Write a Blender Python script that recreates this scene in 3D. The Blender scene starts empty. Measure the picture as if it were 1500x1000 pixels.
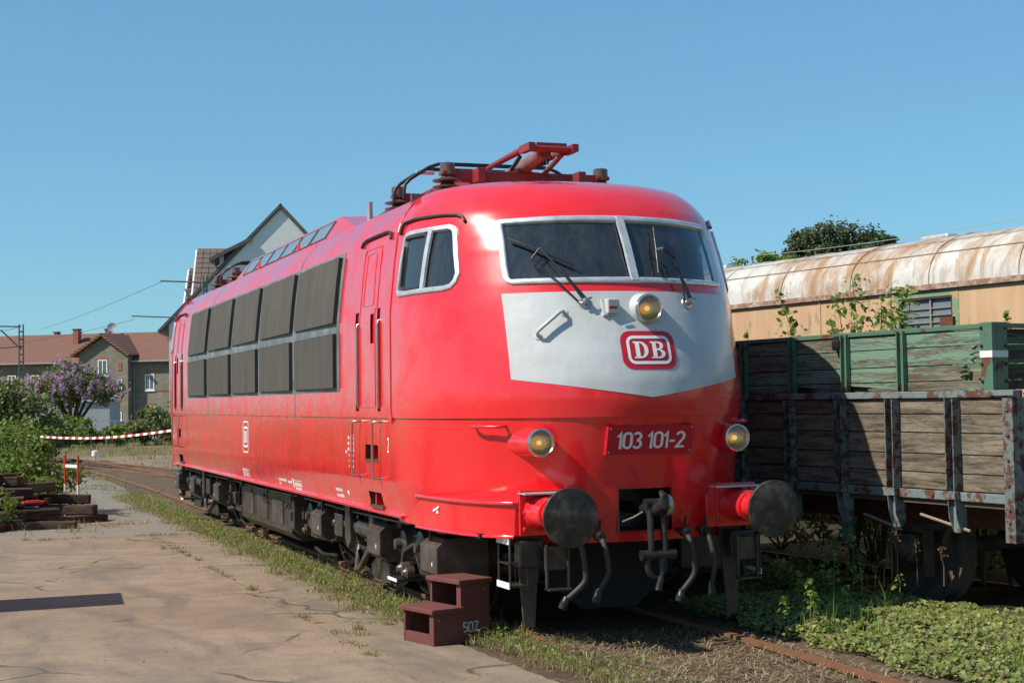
import bpy, bmesh, math, random
import numpy as np
from mathutils import Vector, Matrix
random.seed(7); RNG = np.random.default_rng(7)
PI = math.pi
scene = bpy.context.scene
COL = scene.collection

# ---------------------------------------------------------------- camera
CAM = (-5.29310656, -10.6846009, 1.94398706)
YAW, PITCH, ROLL, FPX = 0.354866088, 0.0385691201, -0.01588682, 2230.24
def cam_axes():
    f = Vector((math.sin(YAW)*math.cos(PITCH), math.cos(YAW)*math.cos(PITCH), math.sin(PITCH)))
    r = Vector((math.cos(YAW), -math.sin(YAW), 0)); u = r.cross(f)
    c, s = math.cos(ROLL), math.sin(ROLL)
    return c*r+s*u, -s*r+c*u, f
R_, U_, F_ = cam_axes()
cd = bpy.data.cameras.new('camera'); cam = bpy.data.objects.new('camera', cd); COL.objects.link(cam)
cd.sensor_width = 36; cd.lens = 36*FPX/1500; cd.clip_start = .1; cd.clip_end = 3000
m = Matrix.Identity(4)
for i in range(3): m[i][0], m[i][1], m[i][2], m[i][3] = R_[i], U_[i], -F_[i], CAM[i]
cam.matrix_world = m
scene.camera = cam
# ---------------------------------------------------------------- light
SUN = Vector((-1, -.04, 1.03)).normalized()          # towards the sun
world = bpy.data.worlds.new('World'); scene.world = world; world.use_nodes = True
wn = world.node_tree.nodes; wl = world.node_tree.links
bg = wn['Background']
sky = wn.new('ShaderNodeTexSky'); sky.sky_type = 'NISHITA'; sky.sun_disc = False
sky.sun_elevation = math.asin(SUN.z); sky.sun_rotation = math.atan2(SUN.x, SUN.y) % (2*PI)
sky.air_density = 1.0; sky.dust_density = .3; sky.ozone_density = 2.6; sky.altitude = 100
gm = wn.new('ShaderNodeGamma'); gm.inputs[1].default_value = .62; wl.new(sky.outputs[0], gm.inputs[0])   # flatter, more cyan film response for the whole sky
tn = wn.new('ShaderNodeMix'); tn.data_type = 'RGBA'; tn.blend_type = 'MULTIPLY'; tn.inputs[0].default_value = 1; tn.inputs[7].default_value = (.90, 1.58, 1.95, 1)
wl.new(gm.outputs[0], tn.inputs[6]); wl.new(tn.outputs[2], bg.inputs[0]); bg.inputs[1].default_value = .10
sd = bpy.data.lights.new('sun', 'SUN'); sd.energy = 4.6; sd.angle = math.radians(.53); sd.color = (1, .93, .81)
sun = bpy.data.objects.new('sun', sd); COL.objects.link(sun)
sun.rotation_euler = SUN.to_track_quat('Z', 'Y').to_euler(); sun.location = (-20, -5, 25)
vs = scene.view_settings; vs.view_transform = 'Standard'; vs.look = 'None'; vs.exposure = 0.34; vs.gamma = 1
scene.render.resolution_x = 1024; scene.render.resolution_y = 682
scene.render.engine = 'CYCLES'

# ---------------------------------------------------------------- materials
MATS = {}
class NT:
    def __init__(s, name):
        s.m = bpy.data.materials.new(name); s.m.use_nodes = True
        s.n = s.m.node_tree.nodes; s.l = s.m.node_tree.links
        s.b = s.n['Principled BSDF']; MATS[name] = s.m
    def new(s, t, **kw):
        n = s.n.new(t)
        for k, v in kw.items():
            if k in ('op',): n.operation = v
            elif hasattr(n, k) and not isinstance(k, int): setattr(n, k, v)
        return n
    def link(s, a, b): s.l.new(a, b)
    def coord(s, kind='pos', scale=(1, 1, 1)):
        if kind == 'pos': o = s.n.new('ShaderNodeNewGeometry').outputs['Position']
        else: o = s.n.new('ShaderNodeTexCoord').outputs['Object']
        if tuple(scale) == (1, 1, 1): return o
        mp = s.n.new('ShaderNodeMapping'); mp.inputs['Scale'].default_value = scale
        s.link(o, mp.inputs['Vector']); return mp.outputs[0]
    def noise(s, vec, scale, detail=4, rough=.55, dist=0):
        n = s.n.new('ShaderNodeTexNoise'); n.inputs['Scale'].default_value = scale
        n.inputs['Detail'].default_value = detail; n.inputs['Roughness'].default_value = rough
        n.inputs['Distortion'].default_value = dist
        s.link(vec, n.inputs['Vector']); return n.outputs['Fac']
    def vor(s, vec, scale, feature='F1', rand=1):
        n = s.n.new('ShaderNodeTexVoronoi'); n.feature = feature; n.inputs['Scale'].default_value = scale
        n.inputs['Randomness'].default_value = rand
        s.link(vec, n.inputs['Vector']); return n.outputs['Distance']
    def ramp(s, fac, stops, interp='LINEAR'):
        n = s.n.new('ShaderNodeValToRGB'); n.color_ramp.interpolation = interp
        e = n.color_ramp.elements
        while len(e) < len(stops): e.new(.5)
        for el, (p, c) in zip(e, stops):
            el.position = p; el.color = (c, c, c, 1) if isinstance(c, (int, float)) else (*c, 1)
        s.link(fac, n.inputs[0]); return n.outputs[0]
    def mix(s, fac, a, b, blend='MIX'):
        n = s.n.new('ShaderNodeMix'); n.data_type = 'RGBA'; n.blend_type = blend
        for v, i in ((fac, 0), (a, 6), (b, 7)):
            if isinstance(v, (int, float)): n.inputs[i].default_value = v if i == 0 else (v, v, v, 1)
            elif isinstance(v, tuple): n.inputs[i].default_value = (*v, 1)
            else: s.link(v, n.inputs[i])
        return n.outputs[2]
    def math(s, op, a, b=0.0):
        n = s.n.new('ShaderNodeMath'); n.operation = op
        for v, i in ((a, 0), (b, 1)):
            if isinstance(v, (int, float)): n.inputs[i].default_value = v
            else: s.link(v, n.inputs[i])
        return n.outputs[0]
    def bump(s, h, strength=.3, dist=.01, normal=None):
        n = s.n.new('ShaderNodeBump'); n.inputs['Strength'].default_value = strength
        n.inputs['Distance'].default_value = dist; s.link(h, n.inputs['Height'])
        if normal: s.link(normal, n.inputs['Normal'])
        s.link(n.outputs[0], s.b.inputs['Normal']); return n.outputs[0]
    def set(s, col=None, rough=None, metal=None, spec=None, coat=None, coat_rough=None):
        for v, k in ((col, 'Base Color'), (rough, 'Roughness'), (metal, 'Metallic'), (spec, 'Specular IOR Level'), (coat, 'Coat Weight'), (coat_rough, 'Coat Roughness')):
            if v is None: continue
            i = s.b.inputs[k]
            if isinstance(v, (int, float)): i.default_value = v
            elif isinstance(v, tuple): i.default_value = (*v, 1)
            else: s.link(v, i)
        return s
    def island(s): return s.n.new('ShaderNodeNewGeometry').outputs['Random Per Island']
    def orand(s): return s.n.new('ShaderNodeObjectInfo').outputs['Random']

def simple(name, col, rough=.6, metal=0, var=.25, scale=6, bump=.15, dirt=None, dscale=1.6, bscale=None):
    t = NT(name); p = t.coord()
    n = t.noise(p, scale, 5)
    c = t.mix(n, tuple(x*(1-var) for x in col), tuple(min(1, x*(1+var)) for x in col))
    if dirt:
        d = t.ramp(t.noise(p, dscale, 6, .65), [(.45, 0.0), (.68, 1.0)])
        c = t.mix(t.math('MULTIPLY', d, .8), c, dirt)
    t.set(col=c, rough=t.ramp(n, [(.2, max(0, rough-.08)), (.8, min(1, rough+.08))]), metal=metal)
    if bump: t.bump(t.noise(p, bscale or scale*6, 3), bump, .006)
    return t.m

def m_paint(name, col, dull):
    t = NT(name); p = t.coord()
    n1 = t.noise(p, .8, 4, .55); n2 = t.noise(p, 2.4, 4, .55); st = t.noise(t.coord('pos', (6, 6, .5)), 1.0, 5, .6)
    c = t.mix(t.ramp(n1, [(.3, 0.0), (.7, 1.0)]), col, dull)
    c = t.mix(t.math('MULTIPLY', t.ramp(st, [(.52, 0.0), (.75, 1.0)]), .22), c, tuple(min(1, x*1.25+.015) for x in col))
    r = t.ramp(t.math('ADD', t.math('MULTIPLY', n1, .6), t.math('MULTIPLY', n2, .4)), [(.36, .15), (.5, .26), (.64, .40)])
    t.set(col=c, rough=r, spec=.5, coat=t.ramp(t.noise(p, 2.6, 6, .65), [(.36, .35), (.52, 1.0)]), coat_rough=t.ramp(n2, [(.35, .008), (.65, .03)]))
    h = t.math('ADD', t.noise(p, 2.2, 2), t.math('MULTIPLY', t.noise(p, 60, 3), .02))
    t.bump(h, .14, .02)
    cb_ = t.n.new('ShaderNodeBump'); cb_.inputs['Strength'].default_value = .34; cb_.inputs['Distance'].default_value = .012
    t.link(t.noise(p, 6, 7, .6), cb_.inputs['Height']); t.link(cb_.outputs[0], t.b.inputs['Coat Normal'])
    return t.m
m_paint('red', (.77, .016, .021), (.72, .019, .025))
simple('red_frame', (.27, .025, .03), .5, 0, .3, 8, .2, (.085, .05, .04), 4)
t = NT('white_paint'); p = t.coord()
c = t.mix(t.ramp(t.noise(p, 3, 6, .65), [(.35, 0.0), (.7, 1.0)]), (.53, .545, .55), (.45, .455, .45))
c = t.mix(t.math('MULTIPLY', t.ramp(t.noise(t.coord('pos', (9, 9, .8)), 1.2, 5), [(.55, 0.0), (.75, 1.0)]), .35), c, (.45, .43, .40))
t.set(col=c, rough=.33, coat=.15, coat_rough=.1); t.bump(t.math('ADD', t.noise(p, 5, 3), t.math('MULTIPLY', t.noise(p, 50, 2), .05)), .25, .02)
simple('letter_white', (.78, .78, .78), .5, 0, .08, 20, 0)
simple('logo_red', (.50, .012, .03), .35, 0, .06, 8, 0)
simple('alu', (.66, .67, .68), .38, .55, .18, 7, .08, (.45, .44, .43), 9)
simple('steel', (.42, .41, .40), .35, .9, .15, 12, .1)
simple('chrome', (.62, .62, .62), .25, .95, .1, 12, 0)
simple('rubber', (.035, .035, .037), .6, 0, .3, 12, .1)
simple('rubber_grey', (.032, .030, .029), .6, 0, .3, 12, .1)
simple('bogie', (.030, .027, .025), .33, .2, .5, 7, .25, (.095, .075, .058), 4.5)
simple('bogie_brown', (.055, .043, .037), .36, .15, .4, 6, .2, (.12, .095, .075), 4)
simple('pitch', (.010, .010, .010), .7, 0, .3, 9, .2)
simple('black_metal', (.02, .02, .021), .38, .3, .4, 9, .2, (.06, .05, .045), 5)
simple('insulator', (.10, .065, .055), .28, 0, .3, 9, .05, (.16, .13, .11), 6)
simple('panto_tube', (.22, .17, .155), .5, .2, .3, 9, .15, (.30, .05, .045), 6)
simple('panto_strip', (.03, .032, .034), .45, .3, .3, 9, .1)
simple('interior', (.10, .105, .10), .7, 0, .2, 5, 0)
simple('interior_light', (.30, .30, .27), .7, 0, .15, 5, 0)
t = NT('buffer_face'); p = t.coord()
c = t.ramp(t.noise(p, 7, 6, .65), [(.3, (.022, .018, .015)), (.5, (.055, .046, .038)), (.68, (.17, .135, .10))])
t.set(col=c, rough=t.ramp(t.noise(p, 9, 4), [(.3, .3), (.7, .55)]), metal=.35); t.bump(t.noise(p, 40, 4), .2, .006)
t = NT('louver'); p = t.coord('pos'); sx = t.n.new('ShaderNodeSeparateXYZ'); t.link(p, sx.inputs[0])
w = t.math('SINE', t.math('MULTIPLY', sx.outputs[1], 2*PI/.06))
c = t.mix(t.noise(t.coord('pos', (1, 3, .6)), 1.6, 5), (.045, .039, .033), (.105, .092, .077))
t.set(col=c, rough=.72)
simple('louver_frame', (.125, .14, .148), .6, .1, .25, 6, .2, (.24, .25, .25), 3)
simple('louver_edge', (.035, .034, .033), .6, 0, .2, 6, .1)
t = NT('glass'); p = t.coord()
t.set(col=(.50, .56, .58), rough=t.ramp(t.noise(p, 5, 6, .7), [(.35, .0), (.8, .10)]))
t.b.inputs['Transmission Weight'].default_value = .0
tr = t.n.new('ShaderNodeBsdfTransparent'); tr.inputs[0].default_value = (.52, .56, .56, 1)
gl = t.n.new('ShaderNodeBsdfGlossy'); gl.inputs[0].default_value = (.9, .95, 1, 1); gl.inputs['Roughness'].default_value = .03
df = t.n.new('ShaderNodeBsdfDiffuse'); df.inputs[0].default_value = (.42, .44, .43, 1)
lw = t.n.new('ShaderNodeLayerWeight'); frv = t.math('ADD', .085, t.math('MULTIPLY', t.math('POWER', lw.outputs['Facing'], 4.0), .9))
m1 = t.n.new('ShaderNodeMixShader'); m2 = t.n.new('ShaderNodeMixShader')
stk = t.ramp(t.noise(t.coord('pos', (7, 7, 1.2)), 1.4, 6, .7), [(.30, .02), (.8, .11)])
t.link(stk, m1.inputs[0]); t.link(tr.outputs[0], m1.inputs[1]); t.link(df.outputs[0], m1.inputs[2])
t.link(frv, m2.inputs[0]); t.link(m1.outputs[0], m2.inputs[1]); t.link(gl.outputs[0], m2.inputs[2])
t.link(m2.outputs[0], t.n['Material Output'].inputs[0])
t = NT('lamp_glass'); t.set(col=(.75, .72, .62), rough=.12); t.bump(t.math('SINE', t.math('MULTIPLY', t.noise(t.coord(), 30, 0), 20)), .3, .01)
tr = t.n.new('ShaderNodeBsdfTransparent'); tr.inputs[0].default_value = (.95, .90, .75, 1)
gl = t.n.new('ShaderNodeBsdfGlossy'); gl.inputs['Roughness'].default_value = .05
m2 = t.n.new('ShaderNodeMixShader'); m2.inputs[0].default_value = .12
t.link(tr.outputs[0], m2.inputs[1]); t.link(gl.outputs[0], m2.inputs[2]); t.link(m2.outputs[0], t.n['Material Output'].inputs[0])
simple('reflector', (.52, .45, .32), .22, .85, .2, 20, .1)
t = NT('bulb'); t.set(col=(.9, .7, .35), rough=.3); t.b.inputs['Emission Color'].default_value = (1, .62, .22, 1); t.b.inputs['Emission Strength'].default_value = .7
t = NT('roof_glass'); t.set(col=(.16, .21, .24), rough=.2, spec=.8)
# ---- ground
t = NT('concrete'); p = t.coord()
n1 = t.noise(p, .35, 6, .6, .3); n2 = t.noise(p, 2.2, 7, .65); n3 = t.noise(p, 30, 5, .7)
c = t.mix(t.ramp(n1, [(.35, 0.0), (.65, 1.0)]), (.235, .172, .115), (.315, .238, .165))
c = t.mix(t.math('MULTIPLY', t.ramp(n2, [(.42, 0.0), (.66, 1.0)]), .7), c, (.175, .14, .105))
c = t.mix(t.math('MULTIPLY', t.ramp(t.noise(t.coord('pos', (1.6, .5, 1)), .8, 6, .6, .6), [(.50, 0.0), (.64, 1.0)]), .65), c, (.135, .11, .085))
c = t.mix(t.math('MULTIPLY', t.ramp(n3, [(.32, 1.0), (.5, 0.0)]), .5), c, (.13, .10, .075))
c = t.mix(t.math('MULTIPLY', t.ramp(t.noise(p, 9, 6, .75), [(.54, 0.0), (.66, 1.0)]), .38), c, (.20, .155, .115))
c = t.mix(t.math('MULTIPLY', t.ramp(t.noise(p, 75, 3, .7), [(.60, 0.0), (.70, 1.0)]), .4), c, (.46, .38, .30))
wv = t.n.new('ShaderNodeVectorMath'); wv.operation = 'ADD'
nv = t.n.new('ShaderNodeTexNoise'); nv.inputs['Scale'].default_value = 1.4; nv.inputs['Detail'].default_value = 6; t.link(p, nv.inputs['Vector'])
sc = t.n.new('ShaderNodeVectorMath'); sc.operation = 'SCALE'; sc.inputs['Scale'].default_value = .7; t.link(nv.outputs['Color'], sc.inputs[0])
t.link(p, wv.inputs[0]); t.link(sc.outputs[0], wv.inputs[1])
cr = t.vor(wv.outputs[0], .42, 'DISTANCE_TO_EDGE')
gate = t.ramp(t.noise(p, .7, 2), [(.47, 0.0), (.56, 1.0)])
crack = t.math('MULTIPLY', t.ramp(cr, [(.0, 1.0), (.006, .8), (.016, 0.0)]), gate)
c = t.mix(t.math('MULTIPLY', crack, .85), c, (.06, .05, .038))
t.set(col=c, rough=.9, spec=.25)
t.bump(t.math('ADD', t.math('SUBTRACT', t.math('MULTIPLY', n3, .35), crack), t.math('MULTIPLY', t.noise(p, 140, 2), .25)), .45, .012)
t = NT('asphalt_old'); p = t.coord()
c = t.mix(t.noise(p, .8, 6, .6), (.19, .165, .135), (.27, .235, .19)); c = t.mix(t.math('MULTIPLY', t.ramp(t.noise(p, 40, 4), [(.35, 1.0), (.55, 0.0)]), .4), c, (.10, .085, .07))
t.set(col=c, rough=.92, spec=.2); t.bump(t.noise(p, 90, 4), .5, .01)
def soil(name, a, b, cc, s1=1.2, s2=14):
    t = NT(name); p = t.coord()
    c = t.mix(t.ramp(t.noise(p, s1, 6, .6), [(.35, 0.0), (.65, 1.0)]), a, b)
    c = t.mix(t.ramp(t.noise(p, s2, 6, .7), [(.5, 0.0), (.68, .8)]), c, cc)
    t.set(col=c, rough=.95, spec=.15); t.bump(t.noise(p, 35, 6, .7), .8, .03); return t.m
soil('track_soil', (.085, .058, .038), (.15, .105, .068), (.23, .165, .105))
soil('field', (.15, .135, .05), (.20, .155, .085), (.10, .12, .035), .22, 3)
soil('dark_soil', (.035, .03, .022), (.06, .05, .035), (.05, .06, .025))
soil('dirt_path', (.22, .165, .115), (.28, .215, .15), (.14, .11, .07))
t = NT('rail_rust'); p = t.coord()
c = t.mix(t.noise(p, 9, 6, .65), (.13, .058, .028), (.27, .13, .065)); t.set(col=c, rough=.7, metal=.2); t.bump(t.noise(p, 50, 4), .4, .006)
simple('sleeper_wood', (.085, .062, .045), .9, 0, .4, 9, .5)
# ---- wood
def wood(name, base, dark, paint, pf, scale_vec, pale=None):
    t = NT(name); p = t.coord('obj', scale_vec); r = t.orand()
    ad = t.n.new('ShaderNodeVectorMath'); ad.operation = 'ADD'; cb = t.n.new('ShaderNodeCombineXYZ')
    mr = t.math('MULTIPLY', r, 60); t.link(mr, cb.inputs[0]); t.link(mr, cb.inputs[1]); t.link(mr, cb.inputs[2])
    t.link(p, ad.inputs[0]); t.link(cb.outputs[0], ad.inputs[1]); v = ad.outputs[0]
    g = t.noise(v, 3.0, 8, .7, .5); g2 = t.noise(v, 12, 5, .7)
    c = t.mix(t.ramp(g, [(.32, 0.0), (.62, 1.0)]), dark, base)
    if pale: c = t.mix(t.math('MULTIPLY', t.ramp(t.noise(v, 1.1, 4), [(.5, 0.0), (.7, 1.0)]), .6), c, pale)
    c = t.mix(t.math('MULTIPLY', t.ramp(g2, [(.5, 0.0), (.62, 1.0)]), .55), c, dark)
    h = g
    if paint:
        pm = t.ramp(t.math('ADD', t.math('MULTIPLY', t.noise(v, 1.3, 7, .72), .7), t.math('MULTIPLY', g2, .3)), [(pf-.015, 1.0), (pf+.015, 0.0)])
        pc = t.mix(t.noise(v, 2, 4), tuple(x*.8 for x in paint), tuple(x*1.15 for x in paint))
        c = t.mix(pm, c, pc); h = t.math('ADD', g, pm)
    t.set(col=c, rough=.85, spec=.25); t.bump(h, .7, .008); return t.m
wood('wood_grey', (.23, .185, .135), (.035, .027, .02), (.22, .27, .27), .385, (7, .8, 9), (.30, .26, .205))
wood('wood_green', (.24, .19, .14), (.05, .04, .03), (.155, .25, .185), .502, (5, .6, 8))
wood('beam_wood', (.085, .06, .042), (.018, .013, .010), None, 0, (1.2, 9, 9), (.15, .10, .07))
wood('step_wood', (.115, .042, .036), (.06, .024, .02), (.15, .052, .044), .62, (3, 3, 3))
def rusty(name, paint, cover, rust=(.16, .055, .025), rust2=(.07, .03, .018), sc=5):
    t = NT(name); p = t.coord()
    n = t.noise(p, sc, 8, .7); f = t.ramp(n, [(cover-.03, 0.0), (cover+.03, 1.0)])
    rc = t.mix(t.noise(p, sc*4, 5), rust2, rust)
    pc = t.mix(t.noise(p, 3, 4), tuple(x*.8 for x in paint), tuple(x*1.15 for x in paint))
    t.set(col=t.mix(f, pc, rc), rough=t.ramp(f, [(0, .5), (1, .85)]), metal=.1); t.bump(t.math('SUBTRACT', t.noise(p, 40, 4), f), .35, .006); return t.m
rusty('grey_blue_steel', (.18, .22, .225), .53, (.14, .055, .033)); rusty('green_steel', (.085, .18, .12), .58); rusty('rust_steel', (.12, .05, .03), .4)
simple('numeral_grey', (.45, .45, .44), .6, 0, .1, 20, 0); simple('pale_rod', (.26, .21, .155), .8, 0, .2, 9, .1); simple('galv_dark', (.17, .18, .18), .6, .3, .15, 4, .05)
simple('wheel_rust', (.075, .056, .044), .85, .1, .35, 9, .4, (.15, .11, .08), 6)
rusty('rust_blue', (.15, .18, .18), .50, (.14, .055, .033), (.04, .02, .015), 12)
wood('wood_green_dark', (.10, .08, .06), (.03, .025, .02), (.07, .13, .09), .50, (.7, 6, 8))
# coach
t = NT('coach_side'); p = t.coord()
st = t.noise(t.coord('pos', (7, 7, .35)), 1, 6, .6)
c = t.mix(t.ramp(st, [(.3, 0.0), (.7, 1.0)]), (.45, .27, .145), (.54, .36, .215))
c = t.mix(t.math('MULTIPLY', t.ramp(t.noise(t.coord('pos', (1.5, 1.5, .7)), 2.6, 8, .7), [(.57, 0.0), (.63, 1.0)]), .75), c, (.20, .20, .12))
c = t.mix(t.math('MULTIPLY', t.ramp(t.noise(p, .8, 4), [(.45, 0.0), (.7, 1.0)]), .35), c, (.62, .42, .24))
t.set(col=c, rough=.75); t.bump(t.noise(p, 3, 3), .25, .03)
t = NT('coach_green'); p = t.coord()
t.set(col=t.mix(t.ramp(t.noise(p, 6, 8, .7), [(.5, 0.0), (.56, 1.0)]), (.19, .26, .15), (.46, .28, .14)), rough=.7)
t = NT('coach_roof'); p = t.coord()
st = t.noise(t.coord('pos', (1.3, 2.2, .6)), 1.5, 9, .72, .6)
n1 = t.noise(p, .45, 5, .6)
f = t.ramp(t.math('ADD', t.math('MULTIPLY', st, .6), t.math('MULTIPLY', n1, .4)), [(.475, 0.0), (.535, .55), (.60, 1.0)])
c = t.mix(f, (.58, .565, .52), (.37, .215, .105))
c = t.mix(t.ramp(t.noise(p, 14, 6, .7), [(.60, 0.0), (.68, .7)]), c, (.26, .12, .06))
t.set(col=c, rough=.5, metal=.15); t.bump(t.noise(p, 2.5, 3), .3, .03)
simple('coach_rustband', (.26, .14, .09), .8, 0, .5, 12, .4, (.5, .46, .40), 9)
# houses
t = NT('brick_wall'); p = t.coord()
br = t.n.new('ShaderNodeTexBrick'); br.inputs['Scale'].default_value = 1; br.inputs['Brick Width'].default_value = .5; br.inputs['Row Height'].default_value = .16; br.inputs['Mortar Size'].default_value = .018
br.inputs['Color1'].default_value = (.26, .23, .185, 1); br.inputs['Color2'].default_value = (.19, .17, .14, 1); br.inputs['Mortar'].default_value = (.20, .17, .13, 1)
sp = t.n.new('ShaderNodeSeparateXYZ'); t.link(p, sp.inputs[0]); cb = t.n.new('ShaderNodeCombineXYZ'); t.link(sp.outputs[0], cb.inputs[0]); t.link(sp.outputs[2], cb.inputs[1]); t.link(cb.outputs[0], br.inputs['Vector'])
c = t.mix(t.math('MULTIPLY', t.ramp(t.noise(p, .9, 6, .65), [(.42, 0.0), (.7, 1.0)]), .6), br.outputs[0], (.13, .115, .085))
t.set(col=c, rough=.9); t.bump(br.outputs['Fac'], -.4, .03)
simple('red_brick', (.30, .10, .06), .85, 0, .2, 2, .2)
t = NT('roof_tile'); p = t.coord(); sp = t.n.new('ShaderNodeSeparateXYZ'); t.link(p, sp.inputs[0])
w = t.math('SINE', t.math('MULTIPLY', sp.outputs[2], 2*PI/.22))
c = t.mix(t.noise(p, .9, 6, .7), (.15, .066, .045), (.23, .105, .07)); c = t.mix(t.ramp(w, [(.0, .35), (.5, 0.0)]), c, (.09, .045, .035)); t.set(col=c, rough=.85); t.bump(w, .5, .03)
simple('tile_dark', (.135, .10, .08), .8, 0, .25, 3, .2); simple('slate', (.10, .095, .095), .7, 0, .2, 3, .2)
simple('render_white', (.70, .71, .70), .9, 0, .08, 3, .3, None, 1, 9); simple('white_trim', (.74, .74, .73), .6, 0, .08, 3, 0)
t = NT('window_far'); t.set(col=(.10, .12, .15), rough=.12, spec=.7)
simple('grey_sheet', (.30, .33, .36), .6, .2, .15, 1.5, .1); simple('galv', (.36, .37, .38), .5, .5, .15, 4, .05); simple('wire', (.05, .05, .05), .5, .3, .1, 4, 0)
simple('wire_green', (.35, .42, .30), .5, .2, .1, 4, 0)
simple('barrier_red', (.50, .035, .025), .5, 0, .2, 7, .1, (.30, .05, .035), 5); simple('barrier_white', (.72, .71, .69), .55, 0, .1, 7, .05)
# plants
def leaf(name, cols, trans=.3, rough=.55):
    t = NT(name); r = t.island()
    k = len(cols); c = t.ramp(r, [((i+.5)/k, col) for i, col in enumerate(cols)])
    t.set(col=c, rough=rough, spec=.3)
    tl = t.n.new('ShaderNodeBsdfTranslucent'); t.link(t.mix(.0, c, c), tl.inputs[0])
    mx = t.n.new('ShaderNodeMixShader'); mx.inputs[0].default_value = trans
    t.link(t.b.outputs[0], mx.inputs[1]); t.link(tl.outputs[0], mx.inputs[2]); t.link(mx.outputs[0], t.n['Material Output'].inputs[0]); return t.m
leaf('grass', [(.23, .235, .06), (.33, .27, .105), (.17, .20, .045), (.40, .31, .155), (.28, .265, .085), (.44, .345, .195), (.36, .26, .13)], .35)
leaf('grass_dry', [(.32, .25, .13), (.24, .18, .09), (.20, .20, .07), (.38, .30, .17)], .3)
leaf('straw', [(.34, .255, .155), (.26, .185, .11), (.20, .135, .085), (.40, .31, .20)], .15)
leaf('ivy', [(.16, .205, .045), (.215, .265, .06), (.11, .15, .036), (.28, .30, .085), (.18, .205, .06), (.33, .32, .11), (.20, .15, .07)], .3, .45)
leaf('shrub', [(.15, .235, .04), (.21, .295, .055), (.11, .18, .035), (.26, .33, .075)], .4)
leaf('bush_dull', [(.15, .18, .055), (.21, .22, .075), (.11, .135, .045)], .35)
leaf('pine', [(.075, .10, .045), (.10, .13, .055), (.055, .08, .038), (.13, .15, .065)], .3)
leaf('lilac_flower', [(.50, .28, .46), (.58, .37, .54), (.42, .21, .39), (.66, .46, .62)], .25)
leaf('dead_stalk', [(.15, .085, .05), (.20, .12, .075)], .1)
simple('bark', (.085, .065, .048), .9, 0, .3, 12, .4); simple('stem_green', (.10, .13, .04), .7, 0, .2, 9, 0)

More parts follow.
